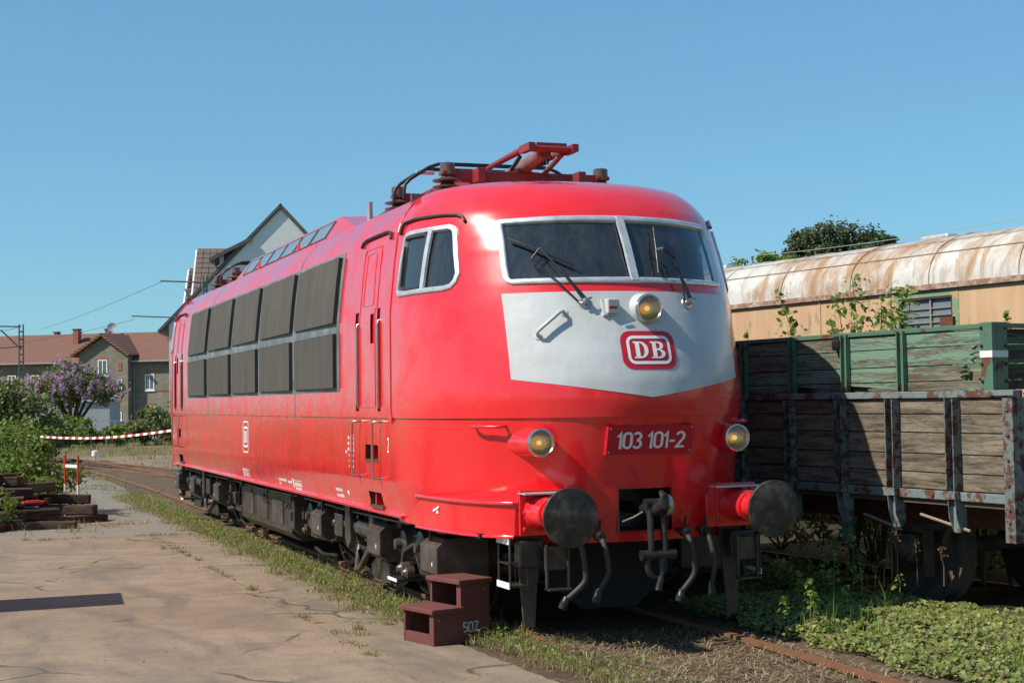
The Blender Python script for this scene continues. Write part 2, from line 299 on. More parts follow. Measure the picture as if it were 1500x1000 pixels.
# ---------------------------------------------------------------- mesh helpers
def spline(pts, k=5):                              # smooth curve through the given points
    P = [Vector(q) for q in pts]; P = [P[0]*2-P[1]]+P+[P[-1]*2-P[-2]]; out = []
    for i in range(1, len(P)-2):
        for j in range(k):
            t = j/k; a, b, c, d = P[i-1], P[i], P[i+1], P[i+2]
            out.append(.5*((2*b)+(c-a)*t+(2*a-5*b+4*c-d)*t*t+(3*b-a-3*c+d)*t*t*t))
    return out+[P[-2]]
class MB:
    def __init__(s): s.v = []; s.f = []
    def add(s, vs, fs):
        o = len(s.v); s.v += [tuple(q) for q in vs]; s.f += [tuple(i+o for i in f) for f in fs]; return s
    def box(s, c, d, rot=None, taper=None):
        hx, hy, hz = d[0]/2, d[1]/2, d[2]/2
        vs = [Vector((x, y, z)) for z in (-hz, hz) for y in (-hy, hy) for x in (-hx, hx)]
        if taper: vs = [Vector((q.x*(taper if q.z > 0 else 1), q.y*(taper if q.z > 0 else 1), q.z)) for q in vs]
        if rot is not None: vs = [rot @ q for q in vs]
        c = Vector(c)
        return s.add([q+c for q in vs], [(0, 2, 3, 1), (4, 5, 7, 6), (0, 1, 5, 4), (2, 6, 7, 3), (0, 4, 6, 2), (1, 3, 7, 5)])
    def bb(s, a, b): return s.box([(a[i]+b[i])/2 for i in range(3)], [abs(b[i]-a[i]) for i in range(3)])
    def tube(s, pts, r, n=8, cap=True):
        pts = [Vector(q) for q in pts]; k = len(pts); rs = r if isinstance(r, (list, tuple)) else [r]*k
        o = len(s.v); prev = None
        for i, q in enumerate(pts):
            d = (pts[min(i+1, k-1)]-pts[max(i-1, 0)]).normalized()
            if prev is None:
                a = d.orthogonal().normalized()
            else:
                a = (prev-d*prev.dot(d)); a = a.normalized() if a.length > 1e-6 else d.orthogonal().normalized()
            prev = a; b = d.cross(a)
            for j in range(n):
                t = 2*PI*j/n; s.v.append(tuple(q+(a*math.cos(t)+b*math.sin(t))*rs[i]))
        for i in range(k-1):
            for j in range(n):
                s.f.append((o+i*n+j, o+i*n+(j+1) % n, o+(i+1)*n+(j+1) % n, o+(i+1)*n+j))
        if cap: s.f.append(tuple(o+j for j in reversed(range(n)))); s.f.append(tuple(o+(k-1)*n+j for j in range(n)))
        return s
    def lathe(s, o, axis, prof, n=20):           # prof: (distance along axis, radius)
        o = Vector(o); d = Vector(axis).normalized(); a = d.orthogonal().normalized(); b = d.cross(a); st = len(s.v)
        for h, r in prof:
            for j in range(n):
                t = 2*PI*j/n; s.v.append(tuple(o+d*h+(a*math.cos(t)+b*math.sin(t))*max(r, 1e-4)))
        for i in range(len(prof)-1):
            for j in range(n): s.f.append((st+i*n+j, st+i*n+(j+1) % n, st+(i+1)*n+(j+1) % n, st+(i+1)*n+j))
        s.f.append(tuple(st+j for j in reversed(range(n)))); s.f.append(tuple(st+(len(prof)-1)*n+j for j in range(n)))
        return s
    def prism(s, poly, a, b, axis=2):             # polygon in the other two axes, extruded from a to b
        def P(u, v, w):
            return {0: (w, u, v), 1: (u, w, v), 2: (u, v, w)}[axis]
        n = len(poly); vs = [P(u, v, a) for u, v in poly]+[P(u, v, b) for u, v in poly]
        fs = [tuple(reversed(range(n))), tuple(range(n, 2*n))]+[(i, (i+1) % n, n+(i+1) % n, n+i) for i in range(n)]
        return s.add(vs, fs)
    def grid(s, rows):
        o = len(s.v); k = len(rows[0])
        for r in rows: s.v += [tuple(q) for q in r]
        for i in range(len(rows)-1):
            for j in range(k-1): s.f.append((o+i*k+j, o+i*k+j+1, o+(i+1)*k+j+1, o+(i+1)*k+j))
        return s
    def build(s, name, mat, parent=None, smooth=None, bevel=0, loc=None):
        me = bpy.data.meshes.new(name); me.from_pydata(s.v, [], s.f)
        bm = bmesh.new(); bm.from_mesh(me); bmesh.ops.recalc_face_normals(bm, faces=bm.faces); bm.to_mesh(me); bm.free()
        return mesh_obj(name, me, mat, parent, smooth, bevel, loc)
def mesh_obj(name, me, mat, parent=None, smooth=None, bevel=0, loc=None):
    me.materials.append(MATS[mat] if isinstance(mat, str) else mat)
    if smooth is not None:
        me.polygons.foreach_set('use_smooth', [True]*len(me.polygons)); me.set_sharp_from_angle(angle=math.radians(smooth))
    o = bpy.data.objects.new(name, me); COL.objects.link(o)
    if parent: o.parent = parent
    if loc: o.location = loc
    if bevel:
        b = o.modifiers.new('bevel', 'BEVEL'); b.width = bevel; b.segments = 2; b.limit_method = 'ANGLE'; b.angle_limit = math.radians(35)
    return o
def np_obj(name, V, F, mat, parent=None):
    V = np.asarray(V, np.float32); F = np.asarray(F, np.int32); me = bpy.data.meshes.new(name)
    me.vertices.add(len(V)); me.vertices.foreach_set('co', V.ravel())
    me.loops.add(F.size); me.loops.foreach_set('vertex_index', F.ravel())
    me.polygons.add(len(F)); me.polygons.foreach_set('loop_start', np.arange(0, F.size, F.shape[1], dtype=np.int32))
    me.update(calc_edges=True); me.validate()
    return mesh_obj(name, me, mat, parent)
def tag(o, label=None, cat=None, group=None, kind=None):
    for k, v in (('label', label), ('category', cat), ('group', group), ('kind', kind)):
        if v: o[k] = v
    return o
def empty(name, loc=(0, 0, 0), rz=0.0):
    o = bpy.data.objects.new(name, None); COL.objects.link(o); o.location = loc; o.rotation_euler = (0, 0, rz); o.empty_display_size = .3; return o
def copy_tree(o, parent=None):
    c = o.copy(); COL.objects.link(c); c.parent = parent
    for ch in list(o.children): copy_tree(ch, c)
    return c
def px(x, y, d):                                   # a point at depth d along the view: used to survey where far things stand
    a = R_*((x-750)/FPX)+U_*((500-y)/FPX)+F_; return Vector(CAM)+a*d
def text2d(body, size=1, xs=1.0, bold=0.0, spacing=1.0):
    cu = bpy.data.curves.new('txt', 'FONT'); cu.body = body; cu.size = size; cu.offset = bold; cu.resolution_u = 3; cu.space_character = spacing
    return curve2d(cu, xs)
def curve2d(cu, xs=1.0):
    o = bpy.data.objects.new('txt', cu); COL.objects.link(o); bpy.context.view_layer.update()
    dg = bpy.context.evaluated_depsgraph_get(); me = bpy.data.meshes.new_from_object(o.evaluated_get(dg))
    V = [(v.co.x*xs, v.co.y) for v in me.vertices]; F = [tuple(q.vertices) for q in me.polygons]
    bpy.data.objects.remove(o); bpy.data.meshes.remove(me)
    x0, x1 = min(v[0] for v in V), max(v[0] for v in V); y0, y1 = min(v[1] for v in V), max(v[1] for v in V)
    return [(v[0]-(x0+x1)/2, v[1]-(y0+y1)/2) for v in V], F, x1-x0, y1-y0

# ================================================================ setting
def struct(o): o['kind'] = 'structure'; return o
def stuff(o, label=None, cat=None): return tag(o, label, cat, kind='stuff')
def hnoise(x, y, s=1.0):
    return math.sin(x*1.7*s+.3)*math.cos(y*1.3*s-1.1)*.5+math.sin(x*4.1*s-y*3.3*s)*.25+math.cos(x*7.7*s+y*9.1*s)*.15
g = MB(); g.add([(-700, -300, -.13), (900, -300, -.13), (900, 1200, -.13), (-700, 1200, -.13)], [(0, 1, 2, 3)])
struct(g.build('ground', 'field'))
def bumpy(name, x0, x1, y0, y1, z, amp, step, mat, sx_=None):
    nx, ny = int((x1-x0)/step)+1, int((y1-y0)/step)+1
    rows = [[(x0+(x1-x0)*i/nx, y0+(y1-y0)*j/ny, z+(.062*max(0, min(1, (-.35-x0-(x1-x0)*i/nx)/.25))*max(0, min(1, (x0+(x1-x0)*i/nx+.97)/.18))*max(0, min(1, (1.6-y0-(y1-y0)*j/ny)/.8)) if name == 'track_bed' else 0)+amp*hnoise(x0+(x1-x0)*i/nx, y0+(y1-y0)*j/ny, 1.3)+amp*.4*(random.random()-.5)) for i in range(nx+1)] for j in range(ny+1)]
    return struct(MB().grid(rows).build(name, mat, None, 60))
bumpy('track_bed', -1.95, 1.25, -7, 40, -.055, .018, .09, 'track_soil')
bumpy('yard_ground', 1.25, 15, -7, 24, -.07, .02, .25, 'dark_soil')
bumpy('far_track_bed', -9, 9, 30, 54, -.10, .02, .5, 'dirt_path')
# concrete pavement in slabs, asphalt path behind it
pave = struct(empty('pavement', (0, 0, -.04)))
def slab(poly, mat='concrete', seed=0):
    # cut the polygon's outline into short uneven runs
    r = random.Random(seed); out = []
    for (a, b), (c, d) in zip(poly, poly[1:]+poly[:1]):
        n = max(2, int(math.hypot(c-a, d-b)/.12)); nx, ny = (d-b), -(c-a); L = math.hypot(nx, ny)
        for i in range(n):
            w = 0 if i == 0 else (r.random()-.5)*.025
            out.append((a+(c-a)*i/n+nx/L*w, b+(d-b)*i/n+ny/L*w))
    b = MB(); b.prism(out, -.12, (r.random()-.5)*.008)
    o = b.build('slab', mat, pave); return o
XR = [(-8, -.92), (-.8, -1.02), (.6, -1.18), (2.9, -1.46), (5, -1.50), (9, -1.55), (13.4, -1.62), (20, -1.7)]
def xr(y): return interp2(y, XR)
def interp2(y, tab):
    for (a, va), (b, vb) in zip(tab, tab[1:]):
        if y <= b: return va+(vb-va)*(y-a)/(b-a)
    return tab[-1][1]
ycuts = [-8, 13.3]; xm = [-2.0, -2.38]
for i in range(1):
    a, c = ycuts[i]+.012, ycuts[i+1]-.012
    slab([(xm[i]+.014, a), (xr(a)-.01, a+.02), (xr((a+c)/2), (a+c)/2), (xr(c), c-.03), (xm[i+1]+.014, c)], 'concrete', 3+i)
    slab([(-6.6, a+.1*i), (xm[i]-.012, a), (xm[i+1]-.012, c), (-6.6, c)], 'concrete', 13+i)
    slab([(-12, a), (-6.63, a+.1*i), (-6.63, c), (-12, c)], 'concrete', 23+i)
slab([(-12, 13.35), (xr(13.4)-.02, 13.32), (-1.68, 20), (-1.25, 28), (-1.3, 34), (-2.3, 34), (-2.9, 24), (-3.2, 19), (-12, 17.5)], 'asphalt_old', 40)
# tracks
def track(name, path, sleepers=True, rz=0.0, gauge=1.435, z=0.0, n0=None):
    t_ = struct(empty(name, (0, 0, 0)))
    prof = [(-.036, 0), (.036, 0), (.036, -.035), (.010, -.05), (.010, -.13), (.062, -.145), (.062, -.16), (-.062, -.16), (-.062, -.145), (-.010, -.13), (-.010, -.05), (-.036, -.035)]
    for sgn in (-1, 1):
        b = MB(); rows = []
        for i, q in enumerate(path):
            a = Vector(path[max(i-1, 0)]); c = Vector(path[min(i+1, len(path)-1)]); d = (c-a).normalized(); nn = Vector((d.y, -d.x))
            o = Vector(q)+nn*sgn*(gauge/2+.036)
            rows.append([(o.x+nn.x*u, o.y+nn.y*u, z+w) for u, w in prof+prof[:1]])
        b.grid(rows); b.f.append(tuple(range(12))); b.build('rail', 'rail_rust', t_)
    if sleepers:
        sm = None; L = 0
        for (p0, p1) in zip(path, path[1:]):
            a, c = Vector(p0), Vector(p1); d = (c-a); n = int(d.length/.65)
            for i in range(n):
                q = a+d*(i/n)
                if sm is None:
                    o = MB().box((0, 0, 0), (2.5, .25, .15)).build('sleeper', 'sleeper_wood', t_, None, .01); sm = o
                else: o = sm.copy(); COL.objects.link(o)
                o.location = (q.x, q.y, z-.145+random.uniform(-.014, .012)); o.rotation_euler = (0, 0, math.atan2(d.y, d.x)-PI/2+random.uniform(-.02, .02))
    return t_
track('track', [(0, -7), (0, 21), (-.05, 27), (-.25, 34), (-.8, 42), (-2, 52), (-4.5, 64)])
d = Vector((.175, -.985)); track('crossing_track', [(-1.2-d.x*16, 47.5-d.y*16), (-1.2, 47.5), (-1.2+d.x*14, 47.5-14*.985), (-1.2+d.x*24, 47.5-24*.985)], z=-.02)
a65 = math.radians(6.5)
def wl_(x, y): return (2.65+math.cos(a65)*x-math.sin(a65)*y, math.sin(a65)*x+math.cos(a65)*y)
track('siding_track', [wl_(1.45, -9), wl_(1.45, 10)], z=.03)
track('back_siding_track', [(10.4, -8), (8.2, 22)], False, z=.0)

# ---------------------------------------------------------------- small vegetation
def blades(name, pts, hr, wr, mat, lean=.5, kind=True):
    n = len(pts); P = np.array([tuple(q)+(1,)*(4-len(q)) for q in pts]); h = RNG.uniform(*hr, n)*P[:, 3]; h *= RNG.uniform(.5, 1, n); w = RNG.uniform(*wr, n)
    a = RNG.uniform(0, 2*PI, n); le = RNG.uniform(.05, lean, n)*h; la = RNG.uniform(0, 2*PI, n)
    ca, sa = np.cos(a)*w, np.sin(a)*w; lx, ly = np.cos(la)*le, np.sin(la)*le; Z = np.zeros(n)
    V = np.stack([np.stack([P[:, 0]-ca, P[:, 1]-sa, P[:, 2]], 1), np.stack([P[:, 0]+ca, P[:, 1]+sa, P[:, 2]], 1),
                  np.stack([P[:, 0]-ca*.7+lx*.35, P[:, 1]-sa*.7+ly*.35, P[:, 2]+h*.6], 1), np.stack([P[:, 0]+ca*.7+lx*.35, P[:, 1]+sa*.7+ly*.35, P[:, 2]+h*.6], 1),
                  np.stack([P[:, 0]+lx, P[:, 1]+ly, P[:, 2]+h*(1-.35*le/h)], 1)], 1).reshape(-1, 3)
    b = np.arange(n)[:, None]*5
    F = np.concatenate([b+np.array([[0, 1, 3]]), b+np.array([[0, 3, 2]]), b+np.array([[2, 3, 4]])], 0)
    return np_obj(name, V, F, mat)
def clumped(n, fx, ncl, spread):
    cl = [fx()+(random.uniform(.35, 1.0) if random.random() < .75 else random.uniform(1.0, 1.7), random.uniform(.5, 1.5)) for _ in range(ncl)]; out = []
    for _ in range(n):
        c = random.choice(cl); out.append((c[0]+random.gauss(0, spread*c[4]), c[1]+random.gauss(0, spread*c[4]), c[2], c[3]))
    return out
LEAF = np.array([(0, 0, 0), (.42, .12, .10), (.50, .48, .08), (.18, .62, .02), (0, 1, -.05), (-.18, .62, .02), (-.50, .48, .08), (-.42, .12, .10)])
LFAN = np.array([(0, 1, 2), (0, 2, 3), (0, 3, 4), (0, 4, 5), (0, 5, 6), (0, 6, 7)])
QUAD = np.array([(0, 0, 0), (.32, .5, .05), (0, 1, 0), (-.32, .5, .05)]); QFAN = np.array([(0, 1, 2), (0, 2, 3)])
def leaves(name, P, N, size, mat, parent=None, shape='leaf', jitter=.6):
    n = len(P); P = np.asarray(P, float); N = np.asarray(N, float)+RNG.normal(0, jitter, (n, 3)); N /= np.linalg.norm(N, axis=1)[:, None]+1e-9
    T = np.cross(N, RNG.normal(0, 1, (n, 3))); T /= np.linalg.norm(T, axis=1)[:, None]+1e-9; B = np.cross(N, T)
    S = RNG.uniform(size[0], size[1], n)[:, None, None]
    base, fan = (LEAF, LFAN) if shape == 'leaf' else (QUAD, QFAN)
    V = P[:, None, :]+S*(base[None, :, 0:1]*T[:, None, :]+(base[None, :, 1:2]-.5)*B[:, None, :]+base[None, :, 2:3]*N[:, None, :])
    F = (np.arange(n)[:, None, None]*len(base)+fan[None]).reshape(-1, 3)
    return np_obj(name, V.reshape(-1, 3), F, mat, parent)
# verge between pavement and rail
def verge():
    y = random.uniform(1.2, 24)**1.0
    x = xr(y)+random.gauss(.14, .17)+.06; return (min(max(x, xr(y)-.22), -.92 if y > 2 else -.8), y, -.05)
stuff(blades('verge_grass', clumped(26000, verge, 480, .07), (.025, .17), (.002, .0042), 'grass', 1.9), 'low tufts of yellow green grass along the pavement edge', 'grass')
def verge2():
    y = random.uniform(-3.2, 1.9); return (xr(y)+abs(random.gauss(0, .26))+.02, y, -.03)
stuff(blades('front_verge_grass', clumped(8500, verge2, 170, .07), (.025, .11), (.002, .0045), 'grass', 1.0), 'thin grass and weeds before the locomotive at the pavement edge', 'grass')
stuff(blades('verge_straw', clumped(9000, verge, 420, .07), (.02, .13), (.0018, .004), 'grass_dry', 2.2), 'dry straw coloured grass mixed into the pavement verge', 'grass')
vp = [verge() for _ in range(5200)]+[verge2() for _ in range(900)]
stuff(leaves('verge_weeds', [(x, y, z+random.uniform(.01, .10)) for x, y, z in vp], [(0, 0, 1)]*len(vp), (.014, .038), 'shrub', None, 'leaf', .7), 'tiny broad weed leaves among the verge grass', 'weeds')
st = []
for _ in range(10500):
    y = random.uniform(-4.5, 1.2); x = random.uniform(xr(y)+.02, 1.0); st.append((x, y, (.012 if -.85 < x < -.45 and y < .9 else -.045)+random.uniform(0, .014)))
def straws(name, pts, mat):
    n = len(pts); P = np.array(pts); a = RNG.uniform(0, 2*PI, n); L = RNG.uniform(.02, .13, n); w = RNG.uniform(.0016, .0042, n); dz = RNG.uniform(-.008, .03, n)
    dx, dy = np.cos(a)*L, np.sin(a)*L; wx, wy = -np.sin(a)*w, np.cos(a)*w
    V = np.stack([np.stack([P[:, 0]-wx, P[:, 1]-wy, P[:, 2]], 1), np.stack([P[:, 0]+wx, P[:, 1]+wy, P[:, 2]], 1), np.stack([P[:, 0]+dx+wx, P[:, 1]+dy+wy, P[:, 2]+dz+.004], 1), np.stack([P[:, 0]+dx-wx, P[:, 1]+dy-wy, P[:, 2]+dz+.004], 1)], 1).reshape(-1, 3)
    F = np.arange(n*4).reshape(-1, 4); return np_obj(name, V, F, mat)
stuff(straws('straw_litter', st, 'straw'), 'dry stalks and straw strewn between the rails', 'litter')
# debris grit on the pavement and joint weeds
def joint():
    k = random.random()
    if k < .5:
        y = random.uniform(1, 13); return (interp2(y, list(zip(ycuts, xm)))+random.gauss(0, .012), y, -.045)
    if k < .8: return (random.uniform(-5, -1.7), 13.33+random.gauss(0, .05), -.045)
    return (random.uniform(-2.2, -1.3), random.uniform(2, 3)+random.gauss(0, .03), -.045)
stuff(blades('joint_grass', clumped(3800, joint, 55, .045), (.015, .07), (.0018, .004), 'grass', 1.0), 'sparse grass sprouting from the slab joints', 'grass')
gr = [(random.uniform(-7, -1.2), random.uniform(-3, 15), -.033) for _ in range(900)]+[(joint()[0]+random.gauss(0, .08), joint()[1], -.033) for _ in range(150)]
stuff(leaves('grit', gr, [(0, 0, 1)]*len(gr), (.006, .028), 'straw', None, 'quad', .35), 'scattered dead leaf bits and grit on the concrete', 'litter')
# grass beyond
def beyond(): return (random.uniform(-12, 14), random.uniform(24, 88), -.12)
pts = clumped(20000, beyond, 900, .4); pts = [p for p in pts if not (-2.9 < p[0] < 1.3 and p[1] < 34)]
stuff(blades('meadow_grass', pts, (.08, .35), (.006, .014), 'grass_dry', .7), 'dry yellowing grass around the crossing tracks', 'grass')
def besidepath(): return (random.uniform(-9, -3.0), random.uniform(14.2, 24), -.1)
def pathside():
    y = random.uniform(14, 33); return (random.choice((-3.2, -1.72, -1.6, -1.65, -3.0))+random.gauss(0, .22)+.03*(y-14)*(.5 if y > 20 else 0), y, -.05)
stuff(blades('path_grass', clumped(4200, pathside, 130, .12), (.03, .16), (.003, .007), 'grass', .9), 'patchy grass creeping over the edges of the far path', 'grass')
stuff(blades('pile_grass', clumped(9000, besidepath, 300, .14), (.05, .28), (.003, .008), 'grass', .8), 'rough grass around the stacked timbers', 'grass')
# ivy bank
def mound(x, y):
    # bank swells away from the rail and fades towards it
    k = max(0, min(1, (x-1.05)/.9)); f = max(0, min(1, (2.6-y)/1.2))
    return -.06+k*(.14+.05*hnoise(x, y, 1.0))*(.4+.6*f)
rows = [[(1.0+.12*i, -6+.14*j, mound(1.0+.12*i, -6+.14*j)-.03) for i in range(60)] for j in range(64)]
struct(MB().grid(rows).build('ivy_bank', 'dark_soil', None, 60))
P, N = [], []
while len(P) < 40000:
    x, y = random.uniform(1.0, 7.0), random.uniform(-4.6, 2.6)
    edge = 1.12+.22*hnoise(x*0+3, y, 1.8)+.1*random.random()
    if x < edge: continue
    if x > 3.0-.11*y and y > -.75: continue
    if x > 3.2 and random.random() < .35: continue
    P.append((x, y, mound(x, y)+random.uniform(.0, .07)+.04*max(0, hnoise(x, y, 3)))); N.append((-.25, -.35, 1))
stuff(leaves('ivy', P, N, (.02, .048), 'ivy', None, 'leaf', .42), 'dense green ivy covering the bank beside the wagon', 'ivy')
def ivg():
    y = random.uniform(-3, 2.2); return (random.uniform(1.1, 2.7), y, mound(1.8, y)-.02)
stuff(blades('ivy_grass', clumped(900, ivg, 40, .05), (.08, .26), (.003, .006), 'shrub', .8), 'grass blades poking out of the ivy', 'grass')

# ================================================================ locomotive
LEN = 19.5; YS = 2.6; NX = 2.15; SEAM = 1.80
def interp(z, tab):
    for (a, va), (b, vb) in zip(tab, tab[1:]):
        if z <= b: return va+(vb-va)*max(0, (z-a))/(b-a)
    return tab[-1][1]
WZ = [(.78, 1.445), (.9, 1.47), (.95, 1.475), (1.2, 1.53), (1.24, 1.535), (2.7, 1.53), (2.78, 1.526), (3.2, 1.483), (3.47, 1.445), (3.55, 1.42), (3.6, 1.395), (3.65, 1.362), (3.7, 1.322), (3.75, 1.275), (3.8, 1.245), (3.83, 1.195), (3.855, 1.135), (3.872, 1.075), (3.888, 1.0), (3.904, .89), (3.918, .76), (3.931, .60), (3.942, .43), (3.951, .24), (3.957, 0.0)]
Y0 = [(.78, .63), (1.24, .56), (1.45, .50), (1.6, .46), (1.8, .402), (1.95, .378), (2.1, .395), (2.3, .45), (2.6, .56), (2.9, .68), (3.2, .83), (3.35, .92), (3.45, .985), (3.55, 1.06), (3.63, 1.14), (3.7, 1.225), (3.75, 1.31), (3.79, 1.405), (3.82, 1.50), (3.845, 1.60), (3.868, 1.715), (3.888, 1.84), (3.904, 1.97), (3.918, 2.11), (3.931, 2.28), (3.942, 2.46), (3.951, 2.66), (3.957, 2.95)]
def Wz(z): return max(interp(z, WZ), 1e-4)
def y0z(z): return interp(z, Y0)
def ysz(z): return max(YS, y0z(z)+.35)
def fr_y(x, z):
    s = min(abs(x)/Wz(z), 1.0); return y0z(z)+(ysz(z)-y0z(z))*(1-(1-s**NX)**(1/NX))
def pr(z): return .012 if z > SEAM-.001 else 0.0      # upper body stands proud of the lower one
def Ff(x, z, h=0.0, far=False):                       # point on the nose at lateral x, height z, h above the skin
    e = 1e-3
    p = Vector((x, fr_y(x, z), z)); n = Vector((fr_y(x+e, z)-fr_y(x-e, z), -2*e, 0)); n.x /= 1; 
    gx = (fr_y(x+e, z)-fr_y(x-e, z))/(2*e); gz = (fr_y(x, z+e)-fr_y(x, z-e))/(2*e)
    n = Vector((gx, -1, gz)).normalized(); q = p+n*(h+pr(z))
    return Vector((q.x, LEN-q.y, q.z)) if far else q
def sx(y, z):
    a, b = y0z(z), ysz(z)
    if y >= b: return Wz(z)
    q = max((y-a)/(b-a), 0); return Wz(z)*max(1-(1-q)**NX, 0)**(1/NX)
def Fs(y, z, h=0.0, side=-1, far=False):              # point on the flank at station y
    e = 1e-3; yy = y
    gy = (sx(yy+e, z)-sx(yy-e, z))/(2*e); gz = (sx(yy, z+e)-sx(yy, z-e))/(2*e)
    n = Vector((1, -gy, -gz)).normalized(); q = Vector((sx(yy, z), yy, z))+n*(h+pr(z))
    return Vector((side*q.x, LEN-q.y if far else q.y, q.z))
loco = tag(empty('locomotive'), 'bright red electric locomotive with white nose panel and lowered pantographs', 'locomotive')

def rrect(x0, x1, z0, z1, r, k=5):
    pts = []
    for cx, cz, a0 in ((x1-r, z1-r, 0), (x0+r, z1-r, 90), (x0+r, z0+r, 180), (x1-r, z0+r, 270)):
        for i in range(k+1):
            a = math.radians(a0+90*i/k); pts.append((cx+r*math.cos(a), cz+r*math.sin(a)))
    return pts
def resample(pts, step=.05):
    out = []
    for (a, b), (c, d) in zip(pts, pts[1:]+pts[:1]):
        n = max(1, int(math.hypot(c-a, d-b)/step))
        out += [(a+(c-a)*i/n, b+(d-b)*i/n) for i in range(n)]
    return out
def inset(pts, d):
    n = len(pts); out = []; area = sum(pts[i][0]*pts[(i+1) % n][1]-pts[(i+1) % n][0]*pts[i][1] for i in range(n)); s = 1 if area > 0 else -1
    for i in range(n):
        (ax, az), (bx, bz), (cx, cz) = pts[i-1], pts[i], pts[(i+1) % n]
        tx, tz = cx-ax, cz-az; L = math.hypot(tx, tz) or 1; out.append((bx-s*tz/L*d, bz+s*tx/L*d))
    return out
def ring(fn, pts, prof):                              # raised moulding that follows an outline on a surface
    b = MB(); rows = [[fn(u, v, h) for u, v in inset(pts, d)] for d, h in prof]; n = len(pts)
    for r in rows: b.v += [tuple(q) for q in r]
    for i in range(len(rows)-1):
        for j in range(n): b.f.append((i*n+j, i*n+(j+1) % n, (i+1)*n+(j+1) % n, (i+1)*n+j))
    return b
def disc(fn, pts, h, rings=5):                        # filled patch on a surface
    b = MB(); n = len(pts); cx = sum(q[0] for q in pts)/n; cz = sum(q[1] for q in pts)/n
    for k in range(rings):
        s = 1-k/rings; b.v += [tuple(fn(cx+(u-cx)*s, cz+(v-cz)*s, h)) for u, v in pts]
    b.v.append(tuple(fn(cx, cz, h))); c = len(b.v)-1
    for k in range(rings-1):
        for j in range(n): b.f.append((k*n+j, k*n+(j+1) % n, (k+1)*n+(j+1) % n, (k+1)*n+j))
    for j in range(n): b.f.append(((rings-1)*n+j, (rings-1)*n+(j+1) % n, c))
    return b
def letters(fn, body, cx, cz, h, height, xs=1.0, bold=0.0, flip=False, glyph=None, width=None):
    V, F, w, hh = glyph or text2d(body, 1, xs, bold); k = height/hh
    kx = width/w if width else k
    b = MB(); b.add([fn(cx+(-1 if flip else 1)*u*kx, cz+v*k, h) for u, v in V], F); return b
def garc(cx, cy, rx, ry, a0, a1, n=10): return [(cx+rx*math.cos(math.radians(a0+(a1-a0)*i/n)), cy+ry*math.sin(math.radians(a0+(a1-a0)*i/n))) for i in range(n+1)]
GL = {'0': ([garc(.25, .73, .19, .21, 0, 180)+garc(.25, .27, .19, .21, 180, 360)+[(.44, .73)]], .50), '1': ([[(.04, .70), (.20, .93), (.20, .0)]], .30), '2': ([garc(.24, .72, .18, .22, 165, -20, 9)+[(.40, .58), (.07, .07), (.46, .07)]], .50),
      '3': ([garc(.23, .735, .175, .205, 150, -70, 9)+[(.22, .53)], [(.22, .53)]+garc(.235, .27, .19, .215, 65, -150, 10)], .49), '-': ([[(.03, .42), (.30, .42)]], .33), ' ': ([], .26),
      '5': ([[(.42, .93), (.11, .93), (.09, .50)]+garc(.24, .30, .19, .235, 115, -140, 10)], .49), '7': ([[(.04, .93), (.43, .93), (.17, 0)]], .47)}
def stroke(b, path, w, fn):
    P = [Vector((q[0], q[1])) for q in path]; L = []; R = []
    for i, q in enumerate(P):
        d0 = (q-P[i-1]).normalized() if i else None; d1 = (P[i+1]-q).normalized() if i < len(P)-1 else None
        d0 = d0 or d1; d1 = d1 or d0; n0 = Vector((-d0.y, d0.x)); n1 = Vector((-d1.y, d1.x)); mm = (n0+n1); mm = mm.normalized() if mm.length > .1 else n0
        k = w/2/max(.45, mm.dot(n0)); L.append(q+mm*k); R.append(q-mm*k)
    b.grid([[fn(v) for v in L], [fn(v) for v in R]])
def number(fn, txt, cx, cz, h, height, width, flip, mat, parent, w=.135, nm='numeral'):
    tot = sum(GL[c][1] for c in txt)-.06; kx = width/tot if width else height*.8; x = -tot/2; s = -1 if flip else 1
    for c in txt:
        if GL[c][0]:
            b = MB()
            for i, pth in enumerate(GL[c][0]): stroke(b, pth, w, lambda v, i=i: fn(cx+s*(x+v.x)*kx, cz+(v.y-.5)*height, h+.0004*i))
            b.build(nm, mat, parent)
        x += GL[c][1]
def inpoly(x, z, P):
    c = False; n = len(P); j = n-1
    for i in range(n):
        if (P[i][1] > z) != (P[j][1] > z) and x < (P[j][0]-P[i][0])*(z-P[i][1])/(P[j][1]-P[i][1])+P[i][0]: c = not c
        j = i
    return c
# window outlines
WS = resample([(-.935, 3.455), (-.955, 3.445), (-.968, 3.42), (-.992, 3.05), (-.99, 2.94), (-.975, 2.905), (-.94, 2.886), (-.5, 2.883), (0, 2.885), (.5, 2.883), (.94, 2.886), (.975, 2.905), (.99, 2.94), (.992, 3.05), (.968, 3.42), (.955, 3.445), (.935, 3.455), (.5, 3.466), (0, 3.47), (-.5, 3.466)], .04)
CW = resample([(2.43, 2.93), (2.40, 2.885), (2.35, 2.875), (1.62, 2.875), (1.53, 2.89), (1.48, 2.94), (1.465, 3.02), (1.60, 3.38), (1.635, 3.43), (1.70, 3.455), (2.26, 3.455), (2.34, 3.44), (2.375, 3.40)], .04)
SLOTS = [(3.735, 3.86, 1.86, 2.82), (2.95, 3.06, 1.86, 2.82), (3.17, 3.30, 2.50, 2.78)]
HOLES = [(3.10, 3.56, 1.40, 1.545), (3.10, 3.56, .965, 1.10)]
CUT = (-.215, .235, .875, 1.215)
